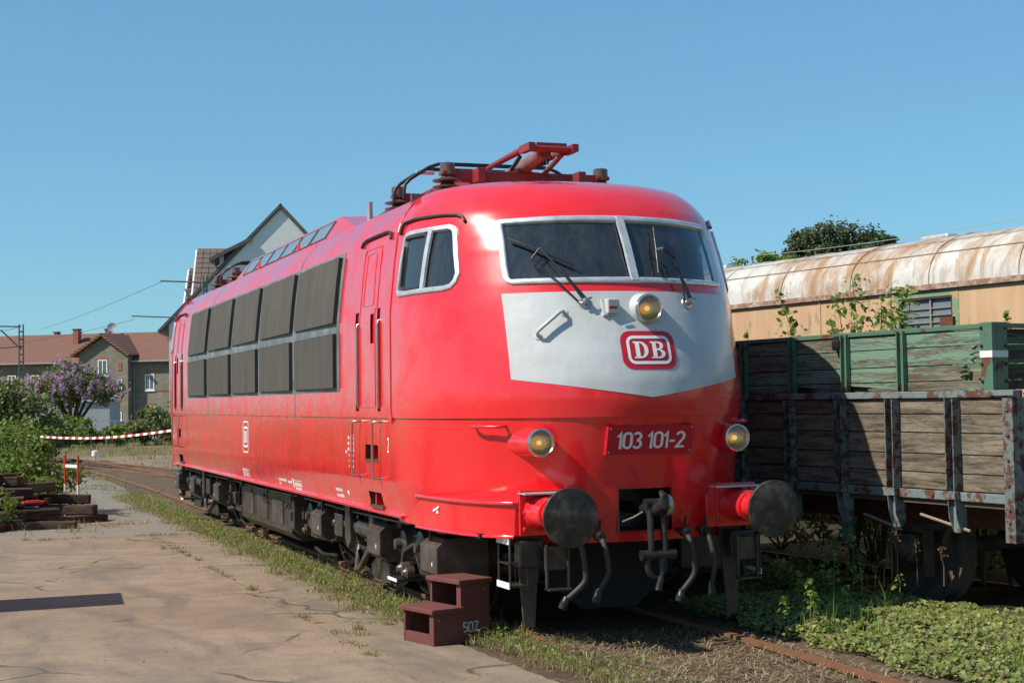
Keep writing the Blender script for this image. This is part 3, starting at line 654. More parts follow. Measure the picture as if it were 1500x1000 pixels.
def body_mesh(zs, name, holes, dx=0.0, mat='red', near_cols=150):
    b = MB(); nz = len(zs)
    # columns: signed nose parameter, then flank stations
    th = [-PI/2+PI*i/near_cols for i in range(near_cols+1)]
    sn = [math.sin(t) for t in th]
    if zs[0] < 1:
        for v in (CUT[0]/1.5, CUT[1]/1.5):
            i = min(range(len(sn)), key=lambda k: abs(sn[k]-v)); sn[i] = v
    ys = sorted(set([2.6, 2.95, 3.06, 3.10, 3.17, 3.30, 3.56, 3.735, 3.86, 4.5, 6.67, 9.75]))
    ys = ys+[LEN-y for y in reversed(ys[:-1])]
    def nose(z, far):
        w = Wz(z)-dx
        return [Vector((s*w, (LEN-fr_y(s*Wz(z), z)-dx) if far else fr_y(s*Wz(z), z)+dx, z)) for s in sn]
    rows = []
    for z in zs:
        o = pr(z)
        A = nose(z, False); B = nose(z, True); w = Wz(z)-dx; e = ysz(z)
        r = [Vector((q.x*(1+o/1.5), q.y-o*.9, q.z)) for q in A]
        r += [Vector((w+o, max(y, e) if y < 9.75 else min(y, LEN-e), z)) for y in ys]
        r += [Vector((q.x*(1+o/1.5), q.y+o*.9, q.z)) for q in reversed(B)]
        r += [Vector((-w-o, max(y, e) if y < 9.75 else min(y, LEN-e), z)) for y in reversed(ys)]
        rows.append(r)
    k = len(rows[0])
    for r in rows: b.v += [tuple(q) for q in r]
    for i in range(nz-1):
        for j in range(k):
            q = (rows[i][j]+rows[i][(j+1) % k]+rows[i+1][j]+rows[i+1][(j+1) % k])/4
            if holes(q): continue
            b.f.append((i*k+j, i*k+(j+1) % k, (i+1)*k+(j+1) % k, (i+1)*k+j))
    return b
def window_hole(q):
    far = q.y > LEN/2; y = LEN-q.y if far else q.y
    if 2.8 < q.z < 3.5:
        if y < 1.45 and abs(q.x) < 1.05 and inpoly(q.x, q.z, WSi): return True
        if y < 2.5 and abs(q.x) > 1.0 and inpoly(y, q.z, CWi): return True
    return False
WSi = inset(WS, .03); CWi = inset(CW, .03)
def up_hole(q):
    if window_hole(q): return True
    y = LEN-q.y if q.y > LEN/2 else q.y
    return abs(q.x) > 1.4 and any(a < y < c and d < q.z < e for a, c, d, e in SLOTS)
def low_hole(q):
    y = LEN-q.y if q.y > LEN/2 else q.y
    if abs(q.x) > 1.4 and any(a < y < c and d < q.z < e for a, c, d, e in HOLES): return True
    if q.z < .897 and y > 1.1: return True
    return y < .75 and CUT[0]-.01 < q.x < CUT[1]+.01 and CUT[2] < q.z < CUT[3]
zl = [.785, .83, .875, .9, .95, .965, 1.03, 1.10, 1.16, 1.2, 1.215, 1.24, 1.32, 1.40, 1.47, 1.545, 1.62, 1.7, 1.775, 1.799]
body_mesh(zl, 'lower', low_hole).build('lower_body', 'red', loco, 32)
zu = sorted(set([SEAM, 1.86, 1.92, 1.98, 2.04, 2.1, 2.17, 2.24, 2.32, 2.41, 2.50, 2.58, 2.64, 2.7, 2.74, 2.78, 2.82]+[round(2.85+.025*i, 3) for i in range(26)]+[3.52, 3.55, 3.575, 3.6, 3.625, 3.65, 3.675, 3.7, 3.725, 3.75, 3.775, 3.79, 3.805, 3.82, 3.832, 3.845, 3.857, 3.868, 3.878, 3.888, 3.896, 3.904, 3.911, 3.918, 3.925, 3.931, 3.937, 3.942, 3.947, 3.951, 3.954, 3.9569]))
body_mesh(zu, 'upper', up_hole, near_cols=190).build('upper_body', 'red', loco, 32)
zi = [z for z in zu if 2.0 < z < 3.9]
def liner_hole(q): return window_hole(q) or 2.75 < (LEN-q.y if q.y > LEN/2 else q.y) < LEN-2.75
body_mesh(zi, 'liner', liner_hole, dx=.05, near_cols=150).build('cab_lining', 'interior', loco, 32)
# recesses behind slots, steps and coupling
for side in (-1, 1):
    for far in (False, True):
        for rects, dep, nm in ((SLOTS, .09, 'grip_recess'), (HOLES, .16, 'step_recess')):
            for a, c, d, e in rects:
                w = Wz((d+e)/2); b = MB(); Y = (lambda y: LEN-y) if far else (lambda y: y)
                xo, xi = side*(w-.004), side*(w-dep)
                P = [Vector((x, Y(y), z)) for x in (xo, xi) for y in (a, c) for z in (d, e)]
                b.add(P, [(0, 1, 5, 4), (2, 6, 7, 3), (0, 4, 6, 2), (1, 3, 7, 5), (4, 5, 7, 6)])
                o = b.build(nm, 'red' if nm == 'grip_recess' else 'bogie_brown', loco)
                if nm == 'step_recess':
                    MB().bb((xo*1.005, Y(a-.01), d-.02), (xi, Y(c+.01), d+.006)).build('tread', 'rust_steel', o)
                    MB().bb((side*(w-.02), Y(a+.30), d+.008), (side*(w-.12), Y(a+.34), e-.002)).build('web', 'red', o)
        Y = (lambda y: LEN-y) if far else (lambda y: y)
        # door grips and rails
        for y in (3.745, 2.975):
            MB().tube([(side*(1.47), Y(y), 2.72), (side*(1.553), Y(y), 2.70), (side*(1.56), Y(y), 2.66), (side*1.56, Y(y), 1.93), (side*1.553, Y(y), 1.90), (side*1.47, Y(y), 1.885)], .014, 8).build('door_handrail', 'steel', loco, 60)
        for y in (3.82, 3.07):
            MB().tube([(side*1.53, Y(y-.09), 1.765), (side*1.60, Y(y-.08), 1.765), (side*1.612, Y(y-.05), 1.755), (side*1.612, Y(y-.04), 1.26), (side*1.60, Y(y-.05), 1.243), (side*1.53, Y(y-.06), 1.238)], .011, 8).build('step_handrail', 'steel', loco, 60)
        # door leaf: thin raised panel, window blind plate
        fn = lambda u, v, h, side=side, far=far: Fs(u, v, h, side, far)
        dp = resample([(3.13, 1.90), (3.70, 1.90), (3.70, 2.46), (3.70, 3.36), (3.66, 3.42), (3.10, 3.42), (3.07, 3.36), (3.07, 2.82), (3.13, 2.82)], .12)
        dp = [q for q in dp]
        ring(fn, dp, [(0, .0), (.001, .006), (.012, .006), (.014, 0.0)]).build('door_seam', 'red', loco)
        ring(fn, resample([(3.22, 2.86), (3.60, 2.86), (3.58, 3.36), (3.34, 3.38), (3.24, 3.34)], .1), [(0, 0), (.002, .005), (.012, .005), (.014, 0)]).build('door_plate_seam', 'red', loco)
        MB().tube([fn(u, v, .016) for u, v in [(3.83, 3.455), (3.80, 3.495), (3.70, 3.515), (3.4, 3.52), (3.0, 3.52), (2.88, 3.51), (2.81, 3.49), (2.785, 3.44)]], .015, 6).build('rain_gutter', 'rubber', loco, 60)
        MB().tube([fn(u, v, .016) for u, v in [(2.47, 3.44), (2.47, 3.50), (2.43, 3.54), (2.2, 3.55), (2.0, 3.548), (1.8, 3.542), (1.68, 3.53), (1.61, 3.505), (1.565, 3.46)]], .015, 6).build('rain_gutter', 'rubber', loco, 60)
        # cab side window
        fo = ring(fn, CW, [(0, 0), (.004, .016), (.012, .02), (.04, .02), (.046, .012), (.05, -.02)]).build('cab_window', 'alu', loco, 40)
        MB().grid([[fn(1.91+dy+.0*k, 2.90+.54*k/8, h) for dy, h in ((-.03, 0), (-.026, .022), (.026, .022), (.03, 0))] for k in range(9)]).build('window_bar', 'alu', fo, 40)
        disc(fn, inset(CW, .046), -.012).build('pane', 'glass', fo)
        ring(fn, inset(resample(rrect(1.95, 2.36, 2.93, 3.41, .05), .05), 0), [(0, -.008), (.003, .012), (.022, .012), (.025, -.008)]).build('sash', 'rubber', fo)
        # cab joint strip and body joints
        MB().tube([fn(2.60 if z < 3.5 else 2.6+(z-3.5)*.3, z, .002) for z in [1.80+.08*k for k in range(26)]], .007, 5).build('cab_joint', 'logo_red', loco)
        MB().bb((side*1.53, Y(2.56), 1.765), (side*1.556, Y(2.66), 1.825)).build('joint_bracket', 'red', loco, None, .004)
# coupling pocket
x0, x1, z0, z1 = CUT
b = MB(); b.add([Vector((x, y, z)) for y, q in ((.57, 0), (.95, -.03)) for x in (x0+q*-1-.01, x1+q+.01) for z in (z0-.005, z1+.005)], [(0, 1, 5, 4), (2, 6, 7, 3), (0, 4, 6, 2), (1, 3, 7, 5), (4, 5, 7, 6)]); b.build('coupling_pocket', 'black_metal', loco)
# bottom flange and dark seam lip
for side in (-1, 1):
    pts = [(1.475+.012, 2.5), (1.475+.012, LEN-2.5)]
    b = MB(); b.bb((side*1.462, 2.45, .905), (side*1.512, LEN-2.45, .932)); b.build('bottom_flange', 'red', loco, None, .006)
    # buffer beam
    outer = [(1.476, 2.62), (1.462, 2.1), (1.44, 1.75), (1.40, 1.42), (1.34, 1.13), (1.255, .90), (1.15, .735), (1.085, .675)]
    for far in (False, True):
        Y = (lambda y: LEN-y) if far else (lambda y: y)
        poly = [(side*x, Y(y)) for x, y in outer]+[(side*.60, Y(.645)), (side*.60, Y(.9)), (side*.9, Y(1.6)), (side*1.2, Y(2.62))]
        be = MB().prism(poly, .868, 1.135).build('buffer_beam', 'red', loco, 30, .006)
        for zz, t in ((1.128, .016), (.862, .014)):
            MB().tube([(side*(x+.012), Y(y-.008), zz) for x, y in outer[1:]], t, 6).build('beam_lip', 'red', be, 60)
        # buffer
        bx = side*.875; s = 1 if far else -1
        bf = MB().box((bx, Y(.652), 1.05), (.36, .03, .36)).build('buffer', 'red', loco, None, .005)
        for ax in (-.14, .14):
            for az in (-.13, 0, .13): MB().lathe((bx+ax, Y(.636), 1.05+az), (0, s, 0), [(0, .02), (.016, .02), (.02, .012)], 6).build('bolt', 'red', bf)
        MB().lathe((bx, Y(.64), 1.05), (0, s, 0), [(0, .15), (.02, .145), (.05, .13), (.27, .128), (.275, .118)], 28).build('casing', 'red', bf, 40)
        MB().lathe((bx, Y(.37), 1.05), (0, s, 0), [(0, .103), (.30, .103)], 28).build('plunger', 'red', bf, 40)
        MB().lathe((bx, Y(.075), 1.05), (0, s, 0), [(0, .10), (.03, .17), (.042, .226), (.058, .228), (.064, .222), (.071, .16), (.075, .07), (.0752, .0)], 48).build('head', 'buffer_face', bf, 30)
        # tread plate over the buffer
        tp = MB().bb((side*.63, Y(.50), 1.20), (side*1.06, Y(.66), 1.212)); tp.build('buffer_step', 'alu', loco, None, .002)
        MB().bb((side*.63, Y(.66), 1.13), (side*1.06, Y(.672), 1.21)).build('step_bracket', 'red', loco)
# ---------- nose details (both ends)
for far in (False, True):
    fn = lambda u, v, h, far=far: Ff(u, v, h, far)
    Y = (lambda y: LEN-y) if far else (lambda y: y)
    s = 1 if far else -1
    cols = [-1.015+2.03*i/60 for i in range(61)]
    def wp(x, k):
        a = abs(x); zb = 1.952+.158*(a/1.015)**1.05; zt = 2.815
        return zb+(zt-zb)*k/24
    MB().grid([[fn(x*(1.0 if k else 1), wp(x, k), .0025) for x in cols] for k in range(25)]).build('white_panel', 'white_paint', loco, 60)
    wf = ring(fn, WS, [(0, 0), (.004, .014), (.014, .02), (.036, .02), (.044, .014), (.05, -.02)]).build('windscreen', 'alu', loco, 40)
    MB().grid([[fn(x, 2.90+.56*k/10, h) for x, h in ((-.034, -.006), (-.03, .024), (.03, .024), (.034, -.006))] for k in range(11)]).build('centre_post', 'alu', wf, 40)
    L = [q for q in inset(WS, .046) if q[0] < -.02]; Rr = [q for q in inset(WS, .046) if q[0] > .02]
    for P in (L, Rr): disc(fn, P, -.012, 6).build('pane', 'glass', wf, 60)
    # logo
    lg = disc(fn, resample(rrect(-.225, .25, 2.172, 2.482, .085), .03), .006).build('emblem', 'logo_red', loco)
    ring(fn, resample(rrect(-.178, .203, 2.212, 2.442, .06), .02), [(0, .009), (.024, .009)]).build('emblem_border', 'letter_white', lg)
    def glyph(outer):
        cu = bpy.data.curves.new('g', 'CURVE'); cu.dimensions = '2D'; cu.fill_mode = 'BOTH'
        for pl in outer:
            sp = cu.splines.new('POLY'); sp.points.add(len(pl)-1); sp.use_cyclic_u = True
            for i, (x, y) in enumerate(pl): sp.points[i].co = (x, y, 0, 1)
        return curve2d(cu)
    def arc(cx, cy, rx, ry, a0, a1, n=9): return [(cx+rx*math.cos(math.radians(a0+(a1-a0)*i/n)), cy+ry*math.sin(math.radians(a0+(a1-a0)*i/n))) for i in range(n+1)]
    Dg = glyph([[(0, 0), (0, .08), (.10, .11), (.10, .89), (0, .92), (0, 1)]+arc(.36, .5, .44, .5, 90, -90), [(.33, .10), (.33, .90)]+arc(.36, .5, .22, .40, 90, -90)])
    Bg = glyph([[(0, 0), (0, .08), (.10, .11), (.10, .89), (0, .92), (0, 1)]+arc(.42, .75, .30, .25, 90, -65, 7)+arc(.42, .27, .36, .27, 65, -90, 8), [(.32, .09), (.32, .47)]+arc(.38, .28, .19, .19, 90, -90, 8), [(.32, .57), (.32, .91)]+arc(.38, .74, .14, .17, 90, -90, 8)])
    fl = far
    letters(fn, '', -.062 if not far else .087, 2.327, .009, .135, glyph=Dg, width=.125, flip=fl).build('letter', 'letter_white', lg)
    letters(fn, '', .087 if not far else -.062, 2.327, .009, .135, glyph=Bg, width=.125, flip=fl).build('letter', 'letter_white', lg)
    # number plate
    pf = lambda u, v, h, far=far: Vector((u, (LEN-(.52-h-.0*u)) if far else .455-h+(1.6-v)*.30, v))
    pl = MB(); rows = [[pf(x, z, h) for x in (-.37, .39)] for z, h in ((1.495, -.02), (1.495, .0), (1.725, .0), (1.725, -.02))]
    pl.grid(rows); pl.add([pf(-.37, 1.495, -.06), pf(-.37, 1.495, 0), pf(-.37, 1.725, 0), pf(-.37, 1.725, -.06)], [(0, 1, 2, 3)]); pl.add([pf(.39, 1.495, -.1), pf(.39, 1.495, 0), pf(.39, 1.725, 0), pf(.39, 1.725, -.1)], [(0, 1, 2, 3)])
    po = pl.build('number_plate', 'logo_red', loco)
    number(pf, '103 101-2', .01, 1.608, .004, .135, .60, fl, 'letter_white', po)
    for bx in (-.35, .37):
        for bz in (1.515, 1.705): MB().lathe(pf(bx, bz, 0), (0, s, 0), [(0, .009), (.006, .008), (.008, .003)], 8).build('screw', 'steel', po)
    # headlights
    for side in (-1, 1):
        c = (side*.878, Y(.60), 1.603)
        b = MB(); n = 28; rows = []
        for k in range(9):
            yy = .61+.62*k/8; rr = .112 if k < 2 else .112+.004*k
            rows.append([Vector((side*.878+rr*math.cos(2*PI*j/n)+side*.11*max(0, (k-2)/6)**1.4, Y(yy), 1.603+rr*math.sin(2*PI*j/n))) for j in range(n+1)])
        b.grid(rows); hd = b.build('headlight', 'red', loco, 50)
        MB().lathe((c[0], Y(.63), c[2]), (0, s, 0), [(0, .112), (.022, .118), (.04, .114), (.046, .10), (.03, .092), (.03, .0)], 32).build('bezel', 'steel', hd, 40) if False else None
        bz = MB(); prof = [(.0, .113), (.022, .118), (.040, .114), (.047, .102), (.038, .094), (.02, .092)]
        rows = [[Vector((c[0]+r*math.cos(2*PI*j/32), Y(.63-h), c[2]+r*math.sin(2*PI*j/32))) for j in range(33)] for h, r in prof]
        bz.grid(rows).build('bezel', 'chrome', hd, 40)
        rf = MB(); rows = [[Vector((c[0]+r*math.cos(2*PI*j/28), Y(.61+.07*(1-(r/.093)**2)), c[2]+r*math.sin(2*PI*j/28))) for j in range(29)] for r in (.093, .08, .06, .04, .02, .001)]
        rf.grid(rows).build('reflector', 'reflector', hd, 60)
        MB().lathe((c[0], Y(.672), c[2]), (0, s, 0), [(0, .012), (.015, .02), (.035, .02), (.05, .008)], 12).build('bulb', 'bulb', hd, 60)
        g = MB(); rows = [[Vector((c[0]+r*math.cos(2*PI*j/28), Y(.606-.02*(1-(r/.094)**2)), c[2]+r*math.sin(2*PI*j/28))) for j in range(29)] for r in (.094, .07, .045, .02, .001)]
        g.grid(rows).build('lens', 'lamp_glass', hd, 60)
    # upper headlight
    c = Ff(.035, 2.672, 0); cy = c.y
    hb = MB(); hb.grid([[Vector((.035+r*math.cos(2*PI*j/32), Y(y), 2.672+r*math.sin(2*PI*j/32))) for j in range(33)] for y, r in ((cy+.06, .135), (cy-.02, .128), (cy-.06, .118), (cy-.085, .112))])
    hd = hb.build('headlight', 'white_paint', loco, 50)
    MB().grid([[Vector((.035+r*math.cos(2*PI*j/32), Y(cy-.085-h), 2.672+r*math.sin(2*PI*j/32))) for j in range(33)] for h, r in ((-.02, .113), (.0, .119), (.018, .115), (.025, .103), (.016, .095), (.0, .093))]).build('bezel', 'chrome', hd, 40)
    MB().grid([[Vector((.035+r*math.cos(2*PI*j/28), Y(cy-.095+.07*(1-(r/.093)**2)), 2.672+r*math.sin(2*PI*j/28))) for j in range(29)] for r in (.093, .08, .06, .04, .02, .001)]).build('reflector', 'reflector', hd, 60)
    MB().lathe((.035, Y(cy-.03), 2.672), (0, s, 0), [(0, .012), (.015, .02), (.035, .02), (.05, .008)], 12).build('bulb', 'bulb', hd, 60)
    MB().grid([[Vector((.035+r*math.cos(2*PI*j/28), Y(cy-.098-.02*(1-(r/.094)**2)), 2.672+r*math.sin(2*PI*j/28))) for j in range(29)] for r in (.094, .07, .045, .02, .001)]).build('lens', 'lamp_glass', hd, 60)
    # grab handle on the white panel
    MB().tube([fn(-.815, 2.455, -.01), fn(-.812, 2.463, .05), fn(-.795, 2.48, .07), fn(-.64, 2.622, .07), fn(-.622, 2.637, .05), fn(-.617, 2.64, -.01)], .016, 10).build('grab_handle', 'white_paint', loco, 60)
    for q in ((-.815, 2.455), (-.617, 2.64)): MB().lathe(fn(q[0], q[1], 0), fn(q[0], q[1], 1)-fn(q[0], q[1], 0), [(0, .036), (.008, .034), (.012, .02)], 14).build('handle_rose', 'white_paint', loco, 40)
    # jumper socket
    jb = MB(); q = fn(-.258, 2.675, .03); jb.box(q, (.09, .09, .12)).build('jumper_socket', 'white_paint', loco, None, .01)
    MB().box(fn(-.258, 2.675, .005), (.15, .03, .15), Matrix.Rotation(-.35, 3, 'X')).build('socket_plate', 'white_paint', loco, None, .006)
    MB().box(fn(-.255, 2.645, .08), (.07, .012, .02)).build('socket_tag', 'logo_red', loco)
    # handle above lamp
    for side in (-1, 1):
        hf = lambda u, v, h: Fs(u, v, h, side, far)
        MB().tube([hf(1.20, 1.735, -.01), hf(1.195, 1.74, .05), hf(1.15, 1.74, .07), hf(.98, 1.74, .07), hf(.945, 1.74, .05), hf(.94, 1.735, -.01)], .014, 8).build('shunter_handle', 'red', loco, 60)
    # wipers
    for pv, ti, top, bl0, bl1, h0 in (((-.448, 2.715), None, (-.70, 3.16), (-.90, 3.265), (-.485, 3.02), .06), ((.462, 2.72), None, (.30, 3.16), (.285, 3.36), (.215, 2.955), .06)):
        w = MB().tube([fn(*pv, .055), fn(pv[0]*.75+top[0]*.25, pv[1]*.75+top[1]*.25, .075), fn((pv[0]+top[0])/2, (pv[1]+top[1])/2, .075), fn(*top, .06)], [.018, .015, .012, .009], 6).build('wiper', 'black_metal', loco, 60)
        q0 = (pv[0]-.05, pv[1]+.0); q1 = (top[0]-.075 if pv[0] < 0 else top[0]+.10, top[1]-.09)
        MB().tube([fn(*q0, .04), fn((q0[0]+q1[0])/2, (q0[1]+q1[1])/2, .07), fn(*q1, .06)], .007, 6).build('rod', 'black_metal', w, 60)
        MB().tube([fn(*q1, .06), fn(*top, .066)], .008, 6).build('link', 'black_metal', w, 60)
        MB().tube([fn(bl0[0]+(bl1[0]-bl0[0])*i/6, bl0[1]+(bl1[1]-bl0[1])*i/6, .035) for i in range(7)], .011, 6).build('blade', 'black_metal', w, 60)
        MB().tube([fn(*top, .06), fn((bl0[0]+bl1[0])/2, (bl0[1]+bl1[1])/2, .035)], .014, 6).build('clip', 'steel', w)
        MB().lathe(fn(*pv, 0), fn(*pv, 1)-fn(*pv, 0), [(0, .055), (.012, .05), (.02, .028), (.07, .024), (.075, .012)], 14).build('spindle', 'steel', w, 40)
        MB().tube([fn(pv[0]-.045, pv[1]-.005, .066), fn(pv[0]+.05, pv[1]+.02, .066)], .009, 6).build('wing_nut', 'steel', w)
    # cab interior
    MB().bb((-1.3, Y(2.72), 1.9), (1.3, Y(2.68), 3.85)).build('cab_bulkhead', 'interior', loco)
    MB().bb((-1.1, Y(1.25), 1.86), (1.1, Y(2.7), 1.92)).build('cab_floor', 'interior', loco)
    MB().prism([(Y(1.2), 2.0), (Y(1.6), 2.0), (Y(1.65), 2.82), (Y(1.35), 2.93), (Y(1.22), 2.9)], -.8, .8, 0).build('drivers_desk', 'interior', loco)
    for cx in (-.55, .55):
        b = MB(); b.bb((cx-.22, Y(2.05), 2.4), (cx+.22, Y(2.45), 2.5)); b.bb((cx-.22, Y(2.42), 2.5), (cx+.22, Y(2.5), 3.15)); b.bb((cx-.06, Y(2.2), 1.92), (cx+.06, Y(2.3), 2.4)); b.build('drivers_seat', 'rubber', loco, None, .03)
    b = MB()
    for k in range(9): b.bb((-.9+.09*k, Y(1.36), 2.93), (-.85+.09*k, Y(1.40), 3.02))
    b.build('desk_instruments', 'interior_light', loco)
    # coupling hook and chain
    hk = MB().tube([(0.0, Y(.95), 1.05), (0.0, Y(.45), 1.05), (0, Y(.30), 1.06), (0, Y(.21), 1.10), (0, Y(.20), 1.17), (0, Y(.26), 1.20)], [.05, .05, .055, .05, .035, .02], 10).build('coupling_hook', 'black_metal', loco, 50)
    for xx in (-.055, .055): MB().tube([(xx, Y(.37), 1.10), (xx, Y(.35), 1.0), (xx*1.1, Y(.33), .80), (xx, Y(.33), .68)], [.04, .03, .026, .032], 8).build('shackle', 'black_metal', hk, 60)
    MB().tube([(-.15, Y(.33), .70), (.15, Y(.33), .70)], .042, 10).build('screw', 'black_metal', hk, 60)
    MB().lathe((-.09, Y(.37), 1.10), (1, 0, 0), [(0, .045), (.18, .045)], 14).build('pin', 'black_metal', hk, 50)
    MB().lathe((.04, Y(.30), 1.09), (1, 0, 0), [(0, .09), (.05, .085), (.06, .05)], 18).build('hook_cheek', 'steel', hk, 50)
    MB().tube([(-.02+.075*math.cos(a), Y(.33), .62+.10*math.sin(a)) for a in [k*PI/8 for k in range(17)]], .026, 8).build('bow', 'black_metal', hk, 60)
    MB().tube([(.03, Y(.33), .70), (.02, Y(.31), .55), (-.02, Y(.30), .42)], [.03, .024, .034], 8).build('screw_lever', 'black_metal', hk, 60)
    MB().tube([(-.2, Y(.56), .95), (-.12, Y(.50), .99), (-.06, Y(.47), 1.03)], .012, 6).build('release_lever', 'bogie_brown', hk, 60)
    # hoses, cocks
    for hx, L, sw in ((-.62, .62, -.14), (-.42, .48, -.05), (.34, .60, -.08), (.52, .55, .03)):
        ho = MB().tube(spline([(hx, Y(.66), .86), (hx, Y(.50), .84), (hx+.01, Y(.44), .76), (hx+.025, Y(.42), .62), (hx+.022, Y(.425), .51+.3*(.62-L)), (hx+sw*.6, Y(.46), .40+.3*(.62-L)), (hx+sw, Y(.50), .345+.3*(.62-L))]), .023, 10).build('brake_hose', 'rubber_grey', loco, 60)
        MB().lathe((hx, Y(.56), .855), (0, s, 0), [(0, .045), (.05, .045), (.06, .03), (.1, .03)], 10).build('cock', 'black_metal', ho, 40)
        MB().tube([(hx, Y(.54), .86), (hx+.01, Y(.53), .98)], .011, 6).build('cock_handle', 'black_metal', ho)
        MB().lathe((hx+sw*.8, Y(.47), .39+.3*(.62-L)), (sw*.9, 0, -.25), [(0, .03), (.05, .032), (.06, .04), (.10, .036)], 10).build('hose_head', 'black_metal', ho, 40)
    # shunter steps below the beam
    for side in (-1, 1):
        st = empty('x'); bpy.data.objects.remove(st)
        xa, xb = side*1.12, side*1.02
        b = MB()
        for yy in (.98, .72): b.bb((side*1.125, Y(yy), .46), (side*1.115, Y(yy-.03), .86)); b.bb((side*.98, Y(yy), .46), (side*.97, Y(yy-.03), .80))
        for z in (.46, .64): b.bb((side*1.125, Y(.99), z), (side*.97, Y(.69), z+.012))
        sp = b.build('shunter_step', 'bogie', loco)
        for z in (.449, .80): MB().bb((side*1.135, Y(.98), z), (side*1.127, Y(.69), z+.05)).build('white_mark', 'letter_white', sp)
        MB().prism([(side*.80, .86), (side*1.02, .86), (side*.99, .40), (side*.965, .12), (side*.87, .12), (side*.85, .40)], Y(.84), Y(.815), 1).build('rail_guard', 'bogie_brown', loco, None, .004)
        st2 = MB(); cx = side*.77 if side < 0 else .93
        st2.bb((cx-.10, Y(.58), .44), (cx-.085, Y(.55), .80)); st2.bb((cx+.085, Y(.58), .44), (cx+.10, Y(.55), .80)); st2.bb((cx-.10, Y(.60), .44), (cx+.10, Y(.50), .455)); st2.bb((cx-.10, Y(.60), .60), (cx+.10, Y(.58), .78)); st2.build('lamp_step', 'bogie_brown', loco)
        MB().box((side*.95, Y(.72), .72), (.22, .12, .22)).build('air_box', 'bogie', loco, None, .02)
    # plough / lower cross plate
    MB().prism([(-.62, .78), (.62, .78), (.62, .50), (.42, .30), (.25, .16), (-.25, .16), (-.42, .30), (-.62, .50)], Y(1.32), Y(1.30), 1).build('front_plate', 'pitch', loco, None, .01)
    MB().box((0, Y(1.1), .82), (2.0, .3, .10)).build('headstock', 'pitch', loco)
